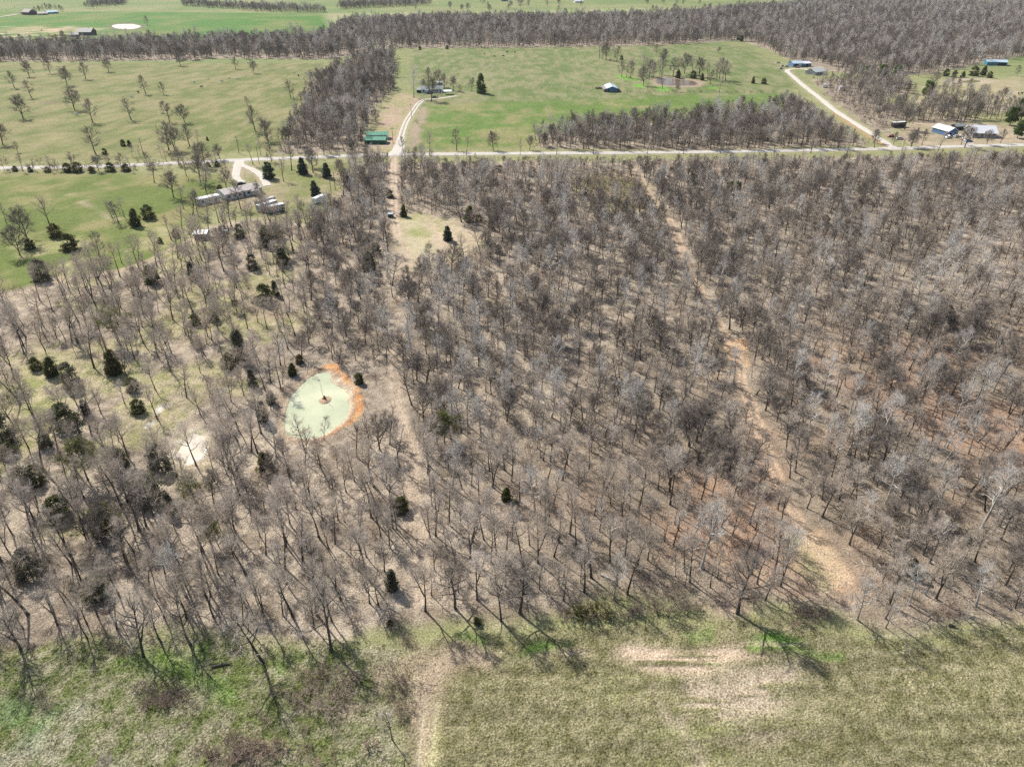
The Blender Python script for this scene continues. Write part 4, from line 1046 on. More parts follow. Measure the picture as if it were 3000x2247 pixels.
# bushes
def bush(u, v, h, kd, lb, gp=None, wide=1.0, name='brush_shrub'): return tree_at(name, kd, R.randrange(9), u, v, h, lb, gp, wide, 'shrub')
for k in range(16):
    t = k / 15
    bush(1655 + t * 380 + R.uniform(-8, 8), 1808 - t * 28 + R.uniform(-6, 6), R.uniform(1.1, 1.8), 'olive' if k in (1, 2, 4, 5) else 'shrub', 'low olive and brown bush in the hedge row at the field edge', 'bushes of the field edge hedge row', 1.5)
for c, sp, n, lb, gp in (((475, 2050), (48, 28), 16, 'dry brown thicket bush in the greener rough grass', 'brown bushes in the rough grass'), ((960, 2030), (75, 70), 34, 'dry brown bush of the thicket between rough grass and mown field', 'brown bushes between the two fields'), ((760, 2200), (150, 40), 34, 'dry brown bush in the straw thicket below the brown patch', 'brown bushes in the straw thicket'), ((1168, 2030), (12, 45), 6, 'dry brown bush below the dead white tree', 'brown bushes below the dead tree'), ((120, 2065), (18, 14), 3, 'dry brown bush in the bright green corner', 'brown bushes in the bright corner'), ((1900, 1745), (110, 22), 16, 'dark brush bush under the wood edge behind the hedge row', 'dark bushes behind the hedge row'), ((2355, 1800), (60, 18), 14, 'dark brush bush between the field edge trees', 'dark bushes at the field edge'), ((2760, 1800), (70, 20), 8, 'reddish brown bush below the low pale trees', 'bushes below the pale trees'), ((1190, 1885), (18, 12), 4, 'grey bush under the wood edge by the worn track', 'grey bushes at the wood edge')):
    for k in range(n): bush(c[0] + R.gauss(0, .8) * sp[0], c[1] + R.gauss(0, .8) * sp[1], R.uniform(.6, 1.6), 'shrub', lb, gp, R.uniform(1.2, 1.9))
bush(1180, 1985, 3.6, 'shrub', 'dead whitish bush tree beside the brown strip')
tree_at('sapling_tree', 'sapling', 2, 1149, 2166, 8.5, 'lone thin bare tree in the field with a long shadow')
tree_at('sapling_tree', 'sapling', 1, 330, 2262, 4.5, 'dead twiggy sapling in the rough green grass')
for u, v, h, lb in ((158, 1155, 2.4, 'brown bush in the grassy opening'), (630, 1106 + 230, 1.5, 'brown tussock bush by the cream pond')): bush(u, v, h, 'shrub', lb, None, 1.5)
bush(780 + 520 * .175, 1030 + 1400 * .175, 2.2, 'shrub', 'grey brown brush clump at the pond corner', None, 1.5)
bush(1222, 362, 2.2, 'shrub', 'dark bush on the verge of the farmhouse driveway', None, 1.2)
for k in range(14): bush(1800 + k * 36 + R.uniform(-8, 8), 271.5 + R.uniform(-.6, .6) + (k > 8) * .4, R.uniform(1.2, 2.4), 'shrub', 'dark bush along the pasture fence by the brown pond', 'bushes along the pasture fence', 1.3)
for k in range(9): bush(941 + k * 3.2 + R.uniform(-1, 1), 650 - k * 6.3, 1.5, 'shrub', 'dark bush of the hedge line behind the cargo trailer', 'bushes of the hedge line', 1.4)
for k in range(12):
    t = k / 12 * 6.28
    bush(179 + 27 * math.cos(t), 110.5 + 4.2 * math.sin(t), 1.6, 'olive', 'clipped yellow green bush ringing the turning circle of the dark house', 'bushes ringing the turning circle', 1.8)
for u, v, h in ((1640, 560, 2.2), (1600, 590, 2), (1705, 575, 2.4), (1750, 560, 2), (1790, 590, 2.2), (1850, 600, 2), (1680, 610, 2), (1730, 540, 2.2), (1810, 560, 2)):
    bush(u, v, h, 'olive' if h > 2.1 else 'shrub', 'olive green bramble bush in the scrubby opening', 'brambles in the scrubby opening', 1.6)

# ---- logs, snags, stumps
def log(name, a, b, r, label, mat='pale_bark', n=5):
    pa, pb = PG(*a), PG(*b); pa.z = sz(pa.x, pa.y) + r; pb.z = sz(pb.x, pb.y) + r
    o = empty(name, pa); d = pb - pa
    m = MB(); m.tube([d * (k / n) + Vector((R.uniform(-.05, .05), R.uniform(-.05, .05), R.uniform(-.03, .05))) for k in range(n + 1)], [r * (1 - .5 * k / n) for k in range(n + 1)], 7)
    m.obj('trunk', M[mat], o)
    m = MB()
    for k in range(7):
        p = d * R.uniform(.4, 1); m.tube(grow(p, d.normalized() + rvec() * .9 + Vector((0, 0, .5)), R.uniform(.6, 1.4), 3, .3, 0), [.04, .03, .02, .008], 4)
    m.obj('branch', M[mat], o)
    return prop(o, label, 'log')
log('fallen_log', (1760, 1685), (1802, 1703), .22, 'fallen pale log at the wood edge above the hedge row')
log('fallen_log', (620, 1955), (676, 1945), .18, 'weathered fallen branch pile in the green rough grass', 'bark')
log('fallen_log', (848, 1205), (862, 1172), .12, 'dead branch standing out of the milky pond', 'bark')
log('fallen_log', (1005, 1163), (1060, 1152), .16, 'grey log lying across the orange pond bank')
log('fallen_log', (2780, 1832), (2800, 1838), .25, 'short dark log at the field corner', 'bark')
for k, (u, v, h) in enumerate(SNAGS):
    p = PG(u, v); o = empty('dead_snag', p); m = MB()
    m.tube(grow(Vector((0, 0, -.2)), Vector((.06, 0, 1)), h, 5, .05, .02), [.2, .17, .15, .12, .1, .05], 7); m.obj('trunk', M['bark' if k == 0 else 'pale_bark'], o)
    m = MB()
    for q in range(4): m.tube(grow(Vector((0, 0, h * R.uniform(.5, .9))), Vector((R.uniform(-1, 1), R.uniform(-1, 1), .6)), .8, 3, .3, .1), [.05, .035, .02, .01], 4)
    m.obj('branch', M['bark'], o)
    prop(o, ['dark broken snag standing at the sandy opening', 'short pale broken snag in the wood by the green grass'][k], 'snag')
p = Vector((ISLE[0] - .2, ISLE[1] + .3, WATER_Z[0] + .2)); o = empty('island_stump', p)
m = MB(); m.tube([Vector((0, 0, -.2)), Vector((0, 0, .4)), Vector((.05, 0, .9))], [.36, .26, .2], 8); m.obj('stump', M['bark'], o)
m = MB()
for q in range(8): t = q * .8; m.tube([Vector((0, 0, .2)), Vector((math.cos(t) * .5, math.sin(t) * .5, .1)), Vector((math.cos(t) * .8, math.sin(t) * .8, -.15))], [.1, .07, .03], 5)
m.obj('root', M['bark'], o)
m = MB(); m.tube(grow(Vector((-.1, 0, .3)), Vector((-.12, .02, 1)), 5.0, 6, .05, .02), [.05, .045, .04, .035, .03, .02, .01], 5)
for q in range(6): m.tube(grow(Vector((-.25, 0, 1.6 + q * .45)), Vector((R.uniform(-1, 1), R.uniform(-1, 1), .5)), .7, 2, .3, .1), [.025, .018, .008], 3)
m.obj('dead_stem', M['bark'], o); prop(o, 'dead stump and thin stem on the little mud island in the pond', 'stump')
m = MB()
o = empty('boulder', PG(1058, 1092)); bm_v = [Vector((math.cos(t) * .7 * R.uniform(.8, 1.1), math.sin(t) * .5 * R.uniform(.8, 1.1), zz)) for zz in (-.1, .25) for t in [i * 1.047 for i in range(6)]] + [Vector((0, 0, .45))]
m.v = bm_v; m.f = [(i, (i + 1) % 6, 6 + (i + 1) % 6, 6 + i) for i in range(6)] + [(6 + i, 6 + (i + 1) % 6, 12) for i in range(6)]
m.obj('stone', M['pale_bark'], o); prop(o, 'pale boulder on the grass above the orange pond bank', 'boulder')

# ---- grass tufts of the near fields (uncountable)
def tuft(nb, h, w):
    m = MB()
    for k in range(nb):
        az = R.uniform(0, 6.28); p = Vector((math.cos(az) * R.uniform(0, .16), math.sin(az) * R.uniform(0, .16), -.03))
        d = Vector((math.cos(az) * R.uniform(.2, .9), math.sin(az) * R.uniform(.2, .9), 1)).normalized()
        m.twig(p, d, h * R.uniform(.6, 1.1), w)
    return m
def grass_mat():
    m, n, l, b = new_mat('grass_blades'); b.inputs['Roughness'].default_value = .9; b.inputs['Specular IOR Level'].default_value = .1
    at = n.new('ShaderNodeAttribute'); at.attribute_name = 'tint'; at.attribute_type = 'INSTANCER'
    oi = n.new('ShaderNodeObjectInfo'); mr = n.new('ShaderNodeMapRange'); mr.inputs[3].default_value = .8; mr.inputs[4].default_value = 1.35
    l.new(oi.outputs['Random'], mr.inputs[0])
    mx = n.new('ShaderNodeVectorMath'); mx.operation = 'SCALE'; l.new(at.outputs['Color'], mx.inputs[0]); l.new(mr.outputs[0], mx.inputs['Scale'])
    l.new(mx.outputs[0], b.inputs['Base Color'])
    tr = n.new('ShaderNodeBsdfTranslucent'); l.new(mx.outputs[0], tr.inputs[0])
    ms = n.new('ShaderNodeMixShader'); ms.inputs[0].default_value = .35
    l.new(b.outputs[0], ms.inputs[1]); l.new(tr.outputs[0], ms.inputs[2]); l.new(ms.outputs[0], n['Material Output'].inputs[0])
    return m
M['grass'] = grass_mat()
tufts = [(None, tuft(14, .26, .05).mesh('tuft', M['grass']), 1), (None, tuft(12, .20, .05).mesh('tuft', M['grass']), 1), (None, tuft(16, .34, .055).mesh('tuft', M['grass']), 1)]
A, B, S = [], [], []
for pl, cell, s0 in ((FIELD, .5, .85), (LEFTF, .5, 1.2)):
    u, v = jgrid(pl, cell)
    k = in_frame(u, v, 60) & (v > 40); u, v = u[k], v[k]
    A.append(u); B.append(v); S.append(np.full(len(u), s0) * rng.uniform(.5, 1.25, len(u)))
A, B, S = np.concatenate(A), np.concatenate(B), np.concatenate(S)
keep = fbm(A / .9, B / .9, 121) > .38
bare = lmask(A, B, BR[-22:], 1.4, 1.5) + lmask(A, B, V([(1385, 1385), (1420, 1440), (1450, 1530), (1480, 1620)]), .8, .8) + pmask(A, B, V([(1340, 1390), (1420, 1385), (1620, 1400), (1740, 1415), (1740, 1425), (1640, 1440), (1420, 1450), (1340, 1430)]), 1.0) * .6
keep &= rng.random(len(A)) > bare
A, B, S = A[keep], B[keep], S[keep]
n = len(A)
scatter('grass', tufts, np.stack([A, B, sample_z(A, B)], 1), rng.integers(0, 3, n), turn(n, .15), size(S), 'dry straw and green grass tufts of the near fields', 'grass', np.clip(sample(A, B) * 1.05, 0, 1))
#@@PART4@@
# ------------------------------------------------------------------ buildings
def mt(name, col, rough=.6, metal=0.0, var=.1, scale=.6, spec=.3): 
    if name not in M: M[name] = simple(name, col, rough, metal, var, scale, spec)
    return M[name]
W_WHITE = mt('white_siding', (.8, .81, .82)); W_PALE = mt('pale_siding', (.66, .68, .70)); W_GREY = mt('grey_siding', (.38, .39, .41)); W_BLUE = mt('blue_metal_wall', (.10, .19, .33))
W_GREEN = mt('green_metal_wall', (.03, .12, .085)); W_DARK = mt('dark_timber_wall', (.05, .045, .045)); W_BROWN = mt('brown_timber_wall', (.13, .09, .065)); W_TEAL = mt('teal_metal_wall', (.08, .26, .36))
R_GREEN = mt('green_metal_roof', (.07, .30, .19), .45); R_WHITE = mt('white_metal_roof', (.74, .75, .76), .45, var=.08); R_PINK = mt('weathered_pinkish_roof', (.42, .37, .35)); R_BLUE = mt('pale_blue_metal_roof', (.48, .60, .68), .4)
R_GREY = mt('grey_green_roof', (.24, .29, .28)); R_SLATE = mt('slate_shingle_roof', (.10, .12, .12)); R_RUST = mt('rusty_metal_roof', (.22, .17, .16), var=.35, scale=.25); R_TEAL = mt('teal_metal_roof', (.30, .55, .62), .4)
GLASS = mt('window_glass', (.02, .025, .03), .12, var=.02, spec=.6); TRIM = mt('white_trim', (.72, .72, .70)); DOORM = mt('dark_door', (.09, .075, .065)); OPENING = mt('dark_opening', (.02, .02, .02)); METAL = mt('dull_metal', (.32, .33, .34), .5, .4)
TYRE = mt('tyre_rubber', (.02, .02, .02), .9); WOODPOLE = mt('pole_wood', (.17, .13, .10))

def slab(m, a, b, c, d, t):
    """thin roof slab from 4 corners, thickened upwards"""
    n = (b - a).cross(d - a).normalized()
    if n.z < 0: n = -n
    i = len(m.v); m.v += [a, b, c, d] + [q + n * t for q in (a, b, c, d)]
    m.f += [tuple(i + k for k in q) for q in ((3, 2, 1, 0), (4, 5, 6, 7), (0, 1, 5, 4), (1, 2, 6, 5), (2, 3, 7, 6), (3, 0, 4, 7))]

def building(name, label, A, B, depth, wh, rh, wall, roof, ridge='x', cat='house', wins=(), doors=(), over=.4, ribs=0, chimney=False, group=None, lean=None, porch=None):
    """A, B: photo pixels of the two corners of the wall facing the camera"""
    a, b = PG(*A), PG(*B)
    ux = Vector((b.x - a.x, b.y - a.y, 0)); L = ux.length; rz = math.atan2(ux.y, ux.x)
    mid = (a + b) / 2; mid.z = min(sz(a.x, a.y), sz(b.x, b.y), sz(mid.x, mid.y))
    o = empty(name, mid, rz); prop(o, label, cat, group)
    h = L / 2; m = MB(); z0 = -.5
    if ridge == 'x':
        prof = [(0, z0), (depth, z0), (depth, wh), (depth / 2, wh + rh), (0, wh)]
        m.v = [Vector((sx, p, q)) for sx in (-h, h) for p, q in prof]
    else:
        prof = [(-h, z0), (h, z0), (h, wh), (0, wh + rh), (-h, wh)]
        m.v = [Vector((p, sy, q)) for sy in (0, depth) for p, q in prof]
    m.f = [(0, 1, 2, 3, 4), (9, 8, 7, 6, 5)] + [(i, (i + 1) % 5 + 0, (i + 1) % 5 + 5, i + 5) for i in range(5)]
    m.obj('wall', wall, o)
    m = MB(); e = over; t = .12; g = .03
    if ridge == 'x':
        s = rh / (depth / 2)
        slab(m, Vector((-h - e, -e, wh - e * s + g)), Vector((h + e, -e, wh - e * s + g)), Vector((h + e, depth / 2, wh + rh + g)), Vector((-h - e, depth / 2, wh + rh + g)), t)
        slab(m, Vector((-h - e, depth + e, wh - e * s + g)), Vector((h + e, depth + e, wh - e * s + g)), Vector((h + e, depth / 2 + .004, wh + rh + g)), Vector((-h - e, depth / 2 + .004, wh + rh + g)), t)
    else:
        s = rh / h
        slab(m, Vector((-h - e, -e, wh - e * s + g)), Vector((-h - e, depth + e, wh - e * s + g)), Vector((0, depth + e, wh + rh + g)), Vector((0, -e, wh + rh + g)), t)
        slab(m, Vector((h + e, -e, wh - e * s + g)), Vector((h + e, depth + e, wh - e * s + g)), Vector((.004, depth + e, wh + rh + g)), Vector((.004, -e, wh + rh + g)), t)
    rf = m.obj('roof', roof, o)
    if ribs and ridge == 'x':
        for k in range(ribs):
            xx = -h + (k + .5) * L / ribs
            q = MB(); slab(q, Vector((xx - .05, -e, wh - e * s + g + t)), Vector((xx + .05, -e, wh - e * s + g + t)), Vector((xx + .05, depth / 2, wh + rh + g + t)), Vector((xx - .05, depth / 2, wh + rh + g + t)), .06)
            q.obj('roof_rib', roof, rf)
    if chimney: MB().box(h * .3, h * .3 + .7, depth * .55, depth * .55 + .7, wh + rh * .6, wh + rh + .9).obj('chimney', W_BROWN, rf)
    for x0, w, zb, hh in wins:
        f = MB().box(x0 * h - w / 2 - .12, x0 * h + w / 2 + .12, -.06, .05, zb - .12, zb + hh + .12).obj('window', TRIM, o)
        MB().box(x0 * h - w / 2, x0 * h + w / 2, -.09, -.062, zb, zb + hh).obj('pane', GLASS, f)
    for x0, w, hh, dm in doors:
        d = MB().box(x0 * h - w / 2, x0 * h + w / 2, -.08, .05, 0.02, hh).obj('door', dm, o)
        MB().box(x0 * h + w * .36, x0 * h + w * .42, -.13, -.082, hh * .45, hh * .52).obj('handle', METAL, d)
    if lean:
        for sgn, w, hm, mat in lean:
            x0, x1 = (h, h + w) if sgn > 0 else (-h - w, -h)
            MB().box(x0 + .005, x1 - .005, .6, depth - .6, z0, wh * hm).obj('lean_to_wall', mat, o)
            q = MB(); hi, lo = wh * .98, wh * hm + .05
            if sgn > 0: slab(q, Vector((x0 + .01, .3, hi)), Vector((x0 + .01, depth - .3, hi)), Vector((x1 + .3, depth - .3, lo)), Vector((x1 + .3, .3, lo)), .08)
            else: slab(q, Vector((x1 - .01, .3, hi)), Vector((x1 - .01, depth - .3, hi)), Vector((x0 - .3, depth - .3, lo)), Vector((x0 - .3, .3, lo)), .08)
            q.obj('lean_to_roof', R_RUST, o)
    if porch:
        x0, x1, dp = porch
        q = MB(); slab(q, Vector((x0 * h, -dp, wh - .5)), Vector((x1 * h, -dp, wh - .5)), Vector((x1 * h, -.05, wh - .12)), Vector((x0 * h, -.05, wh - .12)), .1); q.obj('porch_roof', roof, o)
        for k in range(4):
            xx = (x0 + (x1 - x0) * (k + .1) / 3.2) * h
            MB().box(xx - .07, xx + .07, -dp + .1, -dp + .24, 0, wh - .5).obj('porch_post', TRIM, o)
        MB().box(x0 * h, x1 * h, -dp, -.1, -.3, .25).obj('porch_deck', W_BROWN, o)
    return o

building('storage_shed', 'long dark green metal shed with green roof beside the road', (1068, 423), (1129, 423), 7, 2.3, 1.2, W_GREEN, R_GREEN, cat='shed', doors=((-.6, 1.0, 2.0, OPENING),), ribs=10)
building('storage_shed', 'green roofed shed with white front and dark bays behind the green one', (1075, 410), (1136, 409.3), 7, 2.6, 1.2, W_WHITE, R_GREEN, cat='shed', doors=tuple((k, 1.5, 2.2, OPENING) for k in (-.75, -.45, -.15, .15, .45, .75)), ribs=10)
building('farmhouse', 'low white farmhouse with grey green roof under bare trees', (1234.5, 273.5), (1297, 272.5), 9, 2.7, 2.0, W_WHITE, R_GREY, wins=((-.78, 1.3, .9, 1.3), (-.3, 1.2, .9, 1.3), (.3, 1.2, .9, 1.3), (.5, 1.2, .9, 1.3), (.78, 1.2, .9, 1.3)), doors=((0, 1.0, 2.1, DOORM),), chimney=True, porch=(-.62, -.05, 2.4))
building('farmhouse_wing', 'dark porch wing at the end of the white farmhouse', (1221, 272.5), (1234, 273), 6, 2.2, 1.2, W_DARK, R_GREY, cat='house', doors=((0, 1.2, 2.0, OPENING),))
building('garden_shed', 'small pale roofed shed behind the farmhouse', (1280, 251), (1297, 250.6), 4, 2.2, .9, W_GREY, R_WHITE, cat='shed', doors=((0, 1.0, 1.9, DOORM),))
building('gable_barn', 'pale blue gabled metal barn with side lean tos in the pasture', (1777.6, 270.8), (1808, 270.8), 18, 2.7, 1.5, W_BLUE, R_BLUE, 'y', 'barn', doors=((0, 3.0, 2.4, W_TEAL), (-.7, .9, 2.0, OPENING)), lean=((1, 2.2, .62, W_BROWN), (-1, 2.2, .62, W_BROWN)))
building('mobile_home', 'long mobile home with pinkish weathered roof among bare oaks', (662, 588), (770, 566), 9.0, 2.7, 1.1, W_PALE, R_PINK, wins=tuple((k, 1.3, .9, 1.1) for k in (-.8, -.5, -.2, .25, .5, .8)), doors=((.02, 1.0, 2.0, DOORM), (-.35, 1.0, 2.0, TRIM)), porch=(.35, .75, 2.2))
building('mobile_home', 'narrow white roofed house trailer at the end of the long mobile home', (583, 604), (646, 590.5), 3.4, 2.7, .25, W_PALE, R_WHITE, wins=((-.6, 1.2, 1.0, 1.0), (.1, 1.2, 1.0, 1.0)), doors=((.6, 1.0, 2.0, DOORM),), over=.15)
building('garden_shed', 'white roofed shed in the trees below the mobile home', (571, 703), (607, 702), 4.6, 2.3, .7, W_GREY, R_WHITE, cat='shed', doors=((.4, 1.2, 1.9, DOORM),))
building('pump_house', 'tiny green box shed with pale roof at the clearing corner', (1137, 638.5), (1151.5, 638.5), 1.8, 1.5, .25, W_GREEN, R_BLUE, cat='shed', doors=((.2, .7, 1.3, W_DARK),), over=.12)
building('old_barn', 'big old barn with patchy rusty roof by the far lane', (65, 44.2), (86, 45.5), 15, 4.5, 4.5, W_DARK, R_RUST, cat='barn', doors=((0, 3, 3.4, OPENING),), lean=((-1, 5, .55, W_WHITE),))
building('farm_shed', 'long low brown roofed shed next to the old barn', (112, 45.6), (141, 44.6), 10, 2.6, 2.2, W_GREY, R_RUST, cat='shed', doors=((.3, 3, 2.4, OPENING),))
building('farm_shed', 'teal roofed shed next to the long brown one', (141, 42.2), (172, 40.4), 12, 2.8, 2.4, W_TEAL, R_TEAL, cat='shed', doors=((.5, 3, 2.4, OPENING),))
building('timber_house', 'tall dark timber house with slate roof above the tree belt', (229, 105), (268, 105), 14, 4.5, 4.0, W_DARK, R_SLATE, wins=((-.5, 1.6, 1.2, 1.6), (.3, 1.6, 1.2, 1.6), (.7, 1.6, 1.2, 1.6)), doors=((-.1, 1.2, 2.2, DOORM),), chimney=True, over=.9)
building('timber_house_wing', 'low dark garage wing beside the timber house', (208, 110), (232, 109), 9, 2.8, 2.0, W_DARK, R_SLATE, doors=((-.4, 2.8, 2.3, W_BROWN), (.4, 2.8, 2.3, W_BROWN)))
building('workshop', 'blue walled workshop with pale roof at the lane end', (2323, 197.5), (2352, 197), 11, 3.2, 1.6, W_BLUE, R_BLUE, cat='workshop', doors=((-.4, 2.8, 2.6, OPENING), (.4, 2.8, 2.6, TRIM)))
building('workshop_extension', 'white roofed annex against the blue workshop', (2352.5, 197), (2376, 196), 10, 3.0, 1.3, W_BLUE, R_WHITE, cat='workshop', doors=((0, 2.8, 2.5, OPENING),))
building('hip_house', 'pale roofed house half hidden by trees near the workshop', (2388, 222), (2418, 218), 11, 2.7, 2.4, W_GREY, R_GREY if False else mt('pale_green_roof', (.55, .60, .56)), wins=((-.5, 1.2, .9, 1.2), (.5, 1.2, .9, 1.2)), doors=((0, 1.0, 2.0, DOORM),))
building('white_cottage', 'blue fronted cottage with white roof by parked cars', (2775, 400.5), (2804, 398.5), 13, 2.9, 1.9, W_BLUE, R_WHITE, 'y', wins=((-.5, 1.2, 1.0, 1.2), (.5, 1.2, 1.0, 1.2)), doors=((0, 1.0, 2.0, TRIM),))
building('ranch_house', 'grey house under a big white metal roof beside the road', (2848, 403), (2918, 405), 13, 2.8, 3.0, W_GREY, R_WHITE, wins=((-.7, 1.5, .9, 1.3), (-.2, 1.5, .9, 1.3), (.4, 1.5, .9, 1.3), (.75, 1.5, .9, 1.3)), doors=((.1, 1.0, 2.1, DOORM),), over=.7)
building('garden_shed', 'dark open fronted shed between the cottage and the big white roof', (2800, 382), (2825, 381), 5, 2.2, 1.0, W_DARK, R_GREY, cat='shed', doors=((0, 2.0, 1.9, OPENING),))
building('livestock_shed', 'long pale blue roofed livestock shed by the sycamores', (2890, 192), (2950, 194), 11, 3.2, 1.5, W_TEAL, R_BLUE, cat='shed', doors=((.3, 4, 2.6, OPENING), (.65, 4, 2.6, OPENING)))
building('far_house', 'dark blue far house beyond the distant field', (1469, 5), (1488, 5), 11, 3.2, 2.5, W_BLUE, R_SLATE, wins=((-.4, 1.4, 1, 1.4),), doors=((.2, 1.1, 2.1, DOORM),))
building('far_house', 'small white roofed house beyond the distant field', (1685, 9.5), (1709, 9), 12, 3, 2.4, W_PALE, R_WHITE, wins=((-.4, 1.4, 1, 1.4),), doors=((.2, 1.1, 2.1, DOORM),))
for k, (A, B, lb) in enumerate((((2646, 84), (2668, 84), 'pale roof showing in the far wood beside the dark pines'), ((2715, 99), (2748, 101), 'long pale roof showing low in the far wood'), ((2748, 40), (2772, 40), 'pale domed roof in the hazy far wood'), ((2800, 48), (2824, 47), 'white roof in the hazy far wood next to the domed one'))):
    building('far_house', lb, A, B, 12, 4.5, 3.4, W_WHITE, R_WHITE, wins=((-.4, 1.4, 1, 1.4),), doors=((.3, 1.1, 2.1, DOORM),))

# ---- open carport
def carport(A, B, label):
    a, b = PG(*A), PG(*B); L = (b - a).length; mid = (a + b) / 2
    o = empty('carport', mid, math.atan2(b.y - a.y, b.x - a.x)); prop(o, label, 'carport')
    q = MB(); slab(q, Vector((-L / 2, -.3, 2.4)), Vector((L / 2, -.3, 2.4)), Vector((L / 2, 5.3, 2.8)), Vector((-L / 2, 5.3, 2.8)), .1); q.obj('roof', R_WHITE, o)
    for x_ in (-L / 2 + .2, 0, L / 2 - .2):
        for y_ in (0, 5): MB().box(x_ - .08, x_ + .08, y_ - .08, y_ + .08, -.2, 2.44).obj('post', TRIM, o)
carport((1301, 279), (1325, 278), 'white roofed open carport beside the farmhouse')

# ---- box trailers
def box_trailer(name, A, B, w, h, body, roof, label, group=None, wheels=2, floor=1.0):
    a, b = PG(*A), PG(*B); L = (b - a).length; mid = (a + b) / 2; mid.z = sz(mid.x, mid.y)
    o = empty(name, mid, math.atan2(b.y - a.y, b.x - a.x)); prop(o, label, 'trailer', group)
    bd = MB().box(-L / 2, L / 2, 0, w, floor, floor + h).obj('body', body, o)
    MB().box(-L / 2 - .03, L / 2 + .03, -.03, w + .03, floor + h + .002, floor + h + .09).obj('roof', roof, o)
    for k in range(7): xx = -L / 2 + (k + .5) * L / 7; MB().box(xx - .04, xx + .04, -.035, -.002, floor + .05, floor + h - .05).obj('side_rib', body, bd)
    MB().box(-L / 2 + .1, L / 2 - .1, .3, w - .3, floor - .25, floor - .002).obj('chassis', METAL, o)
    MB().box(L / 2 - 1.6, L / 2 - .8, -.05, -.037, floor + .3, floor + 2.0).obj('door', DOORM if h > 2.2 else TRIM, o)
    for k in range(wheels):
        for y_ in (.12, w - .42):
            xx = L / 2 * .55 - k * 1.1; m = MB(); m.tube([Vector((xx, y_, .45)), Vector((xx, y_ + .3, .45))], [.45, .45], 14)
            m.f.append(tuple(range(13, -1, -1))); m.obj('wheel', TYRE, o)
    for y_ in (.4, w - .5): MB().box(-L / 2 + 1.2, -L / 2 + 1.32, y_, y_ + .12, 0, floor - .26).obj('landing_leg', METAL, o)
    return o
box_trailer('box_trailer', (791, 629), (837, 618), 2.5, 2.6, W_GREY, R_WHITE, 'grey box trailer with white roof, outermost of the three parked together', None, 2, .5)
box_trailer('box_trailer', (764, 624), (815, 607), 2.5, 2.5, W_GREY, R_WHITE, 'grey box trailer with white roof, middle of the three parked together', None, 2, .5)
box_trailer('box_trailer', (757, 609.5), (809, 595), 2.4, 2.2, W_GREY, R_PINK, 'low box trailer closest to the mobile home of the three', None, 2, .5)
box_trailer('cargo_trailer', (927, 600), (955, 588), 2.2, 2.1, W_WHITE, R_WHITE, 'white cargo trailer beside a dark spruce on the lawn', None, 1, .5)
box_trailer('shipping_container', (2616, 375.5), (2653, 373), 2.5, 2.6, W_DARK, R_WHITE, 'dark box trailer with pale roof edge in the rough yard', None, 2, .5)
box_trailer('camper_trailer', (2459, 267), (2476, 266), 2.5, 2.6, W_WHITE, R_WHITE, 'white camper trailer among trees beside the lane', None, 1, .5)
box_trailer('camper_trailer', (94, 145), (110, 142), 3, 2.8, W_WHITE, R_WHITE, 'white trailer half hidden in the tree belt by the timber house', None, 1, .5)
box_trailer('camper_trailer', (2410, 258), (2425, 259), 2.4, 2.2, W_WHITE, R_WHITE, 'low white trailer beside the lane near the camper', None, 1, .5)

# ---- cars
def car(px, py, rz, col, label, truck=False):
    p = PG(px, py); p.z = sz(p.x, p.y)
    o = empty('parked_pickup' if truck else 'parked_car', p, rz); prop(o, label, 'pickup' if truck else 'car')
    paint = mt('paint_' + '_'.join(str(int(c * 100)) for c in col), col, .3, .1, .04, 1, .5)
    lo = [(-2.2, .35), (-2.25, .75), (-2.1, .95), (-1.2, 1.0), (.9, 1.0), (2.0, .85), (2.2, .7), (2.2, .35)]
    def ext(pr, y0, y1, inset=0):
        m = MB(); n = len(pr); m.v = [Vector((q[0], y0, q[1])) for q in pr] + [Vector((q[0], y1, q[1])) for q in pr]
        m.f = [tuple(range(n - 1, -1, -1)), tuple(range(n, 2 * n))] + [(i, (i + 1) % n, n + (i + 1) % n, n + i) for i in range(n)]; return m
    ext(lo, -.88, .88).obj('body', paint, o)
    cab = [(-.3, 1.002), (-.1, 1.6), (.75, 1.65), (1.3, 1.002)] if truck else [(-1.9, 1.002), (-1.3, 1.45), (.3, 1.5), (1.2, 1.002)]
    cb = ext(cab, -.74, .74).obj('cabin', GLASS, o)
    ext([(cab[1][0] - .05, cab[1][1]), (cab[2][0] + .05, cab[2][1]), (cab[2][0], cab[2][1] + .06), (cab[1][0], cab[1][1] + .06)], -.7, .7).obj('roof', paint, cb)
    if truck: MB().box(-2.1, -.5, -.7, .7, .99, 1.015).obj('cargo_bed', OPENING, o)
    for xx in (-1.35, 1.35):
        for yy in (-.92, .7):
            m = MB(); m.tube([Vector((xx, yy, .33)), Vector((xx, yy + .22, .33))], [.33, .33], 12); m.f.append(tuple(range(11, -1, -1))); m.obj('wheel', TYRE, o)
    for yy in (-.62, .62): MB().box(2.17, 2.23, yy - .16, yy + .16, .62, .74).obj('headlight', TRIM, o)
    for yy in (-.68, .68): MB().box(-2.28, -2.2, yy - .12, yy + .12, .68, .84).obj('tail_light', mt('red_lamp', (.4, .02, .02)), o)
    return o
car(708, 543, .35, (.02, .02, .025), 'black car parked at the gravel loop end')
car(1258, 276, 0, (.07, .14, .35), 'blue car parked before the farmhouse porch')
car(1274, 288.5, .1, (.03, .035, .04), 'dark flat car by the farmhouse drive')
car(2778, 405.5, .3, (.65, .68, .72), 'white pickup before the blue fronted cottage', True)
car(2801, 402.5, .5, (.75, .75, .75), 'white car beside the white pickup at the cottage')
car(2837, 417, .1, (.05, .13, .40), 'bright blue car by the gravel drive of the big house')
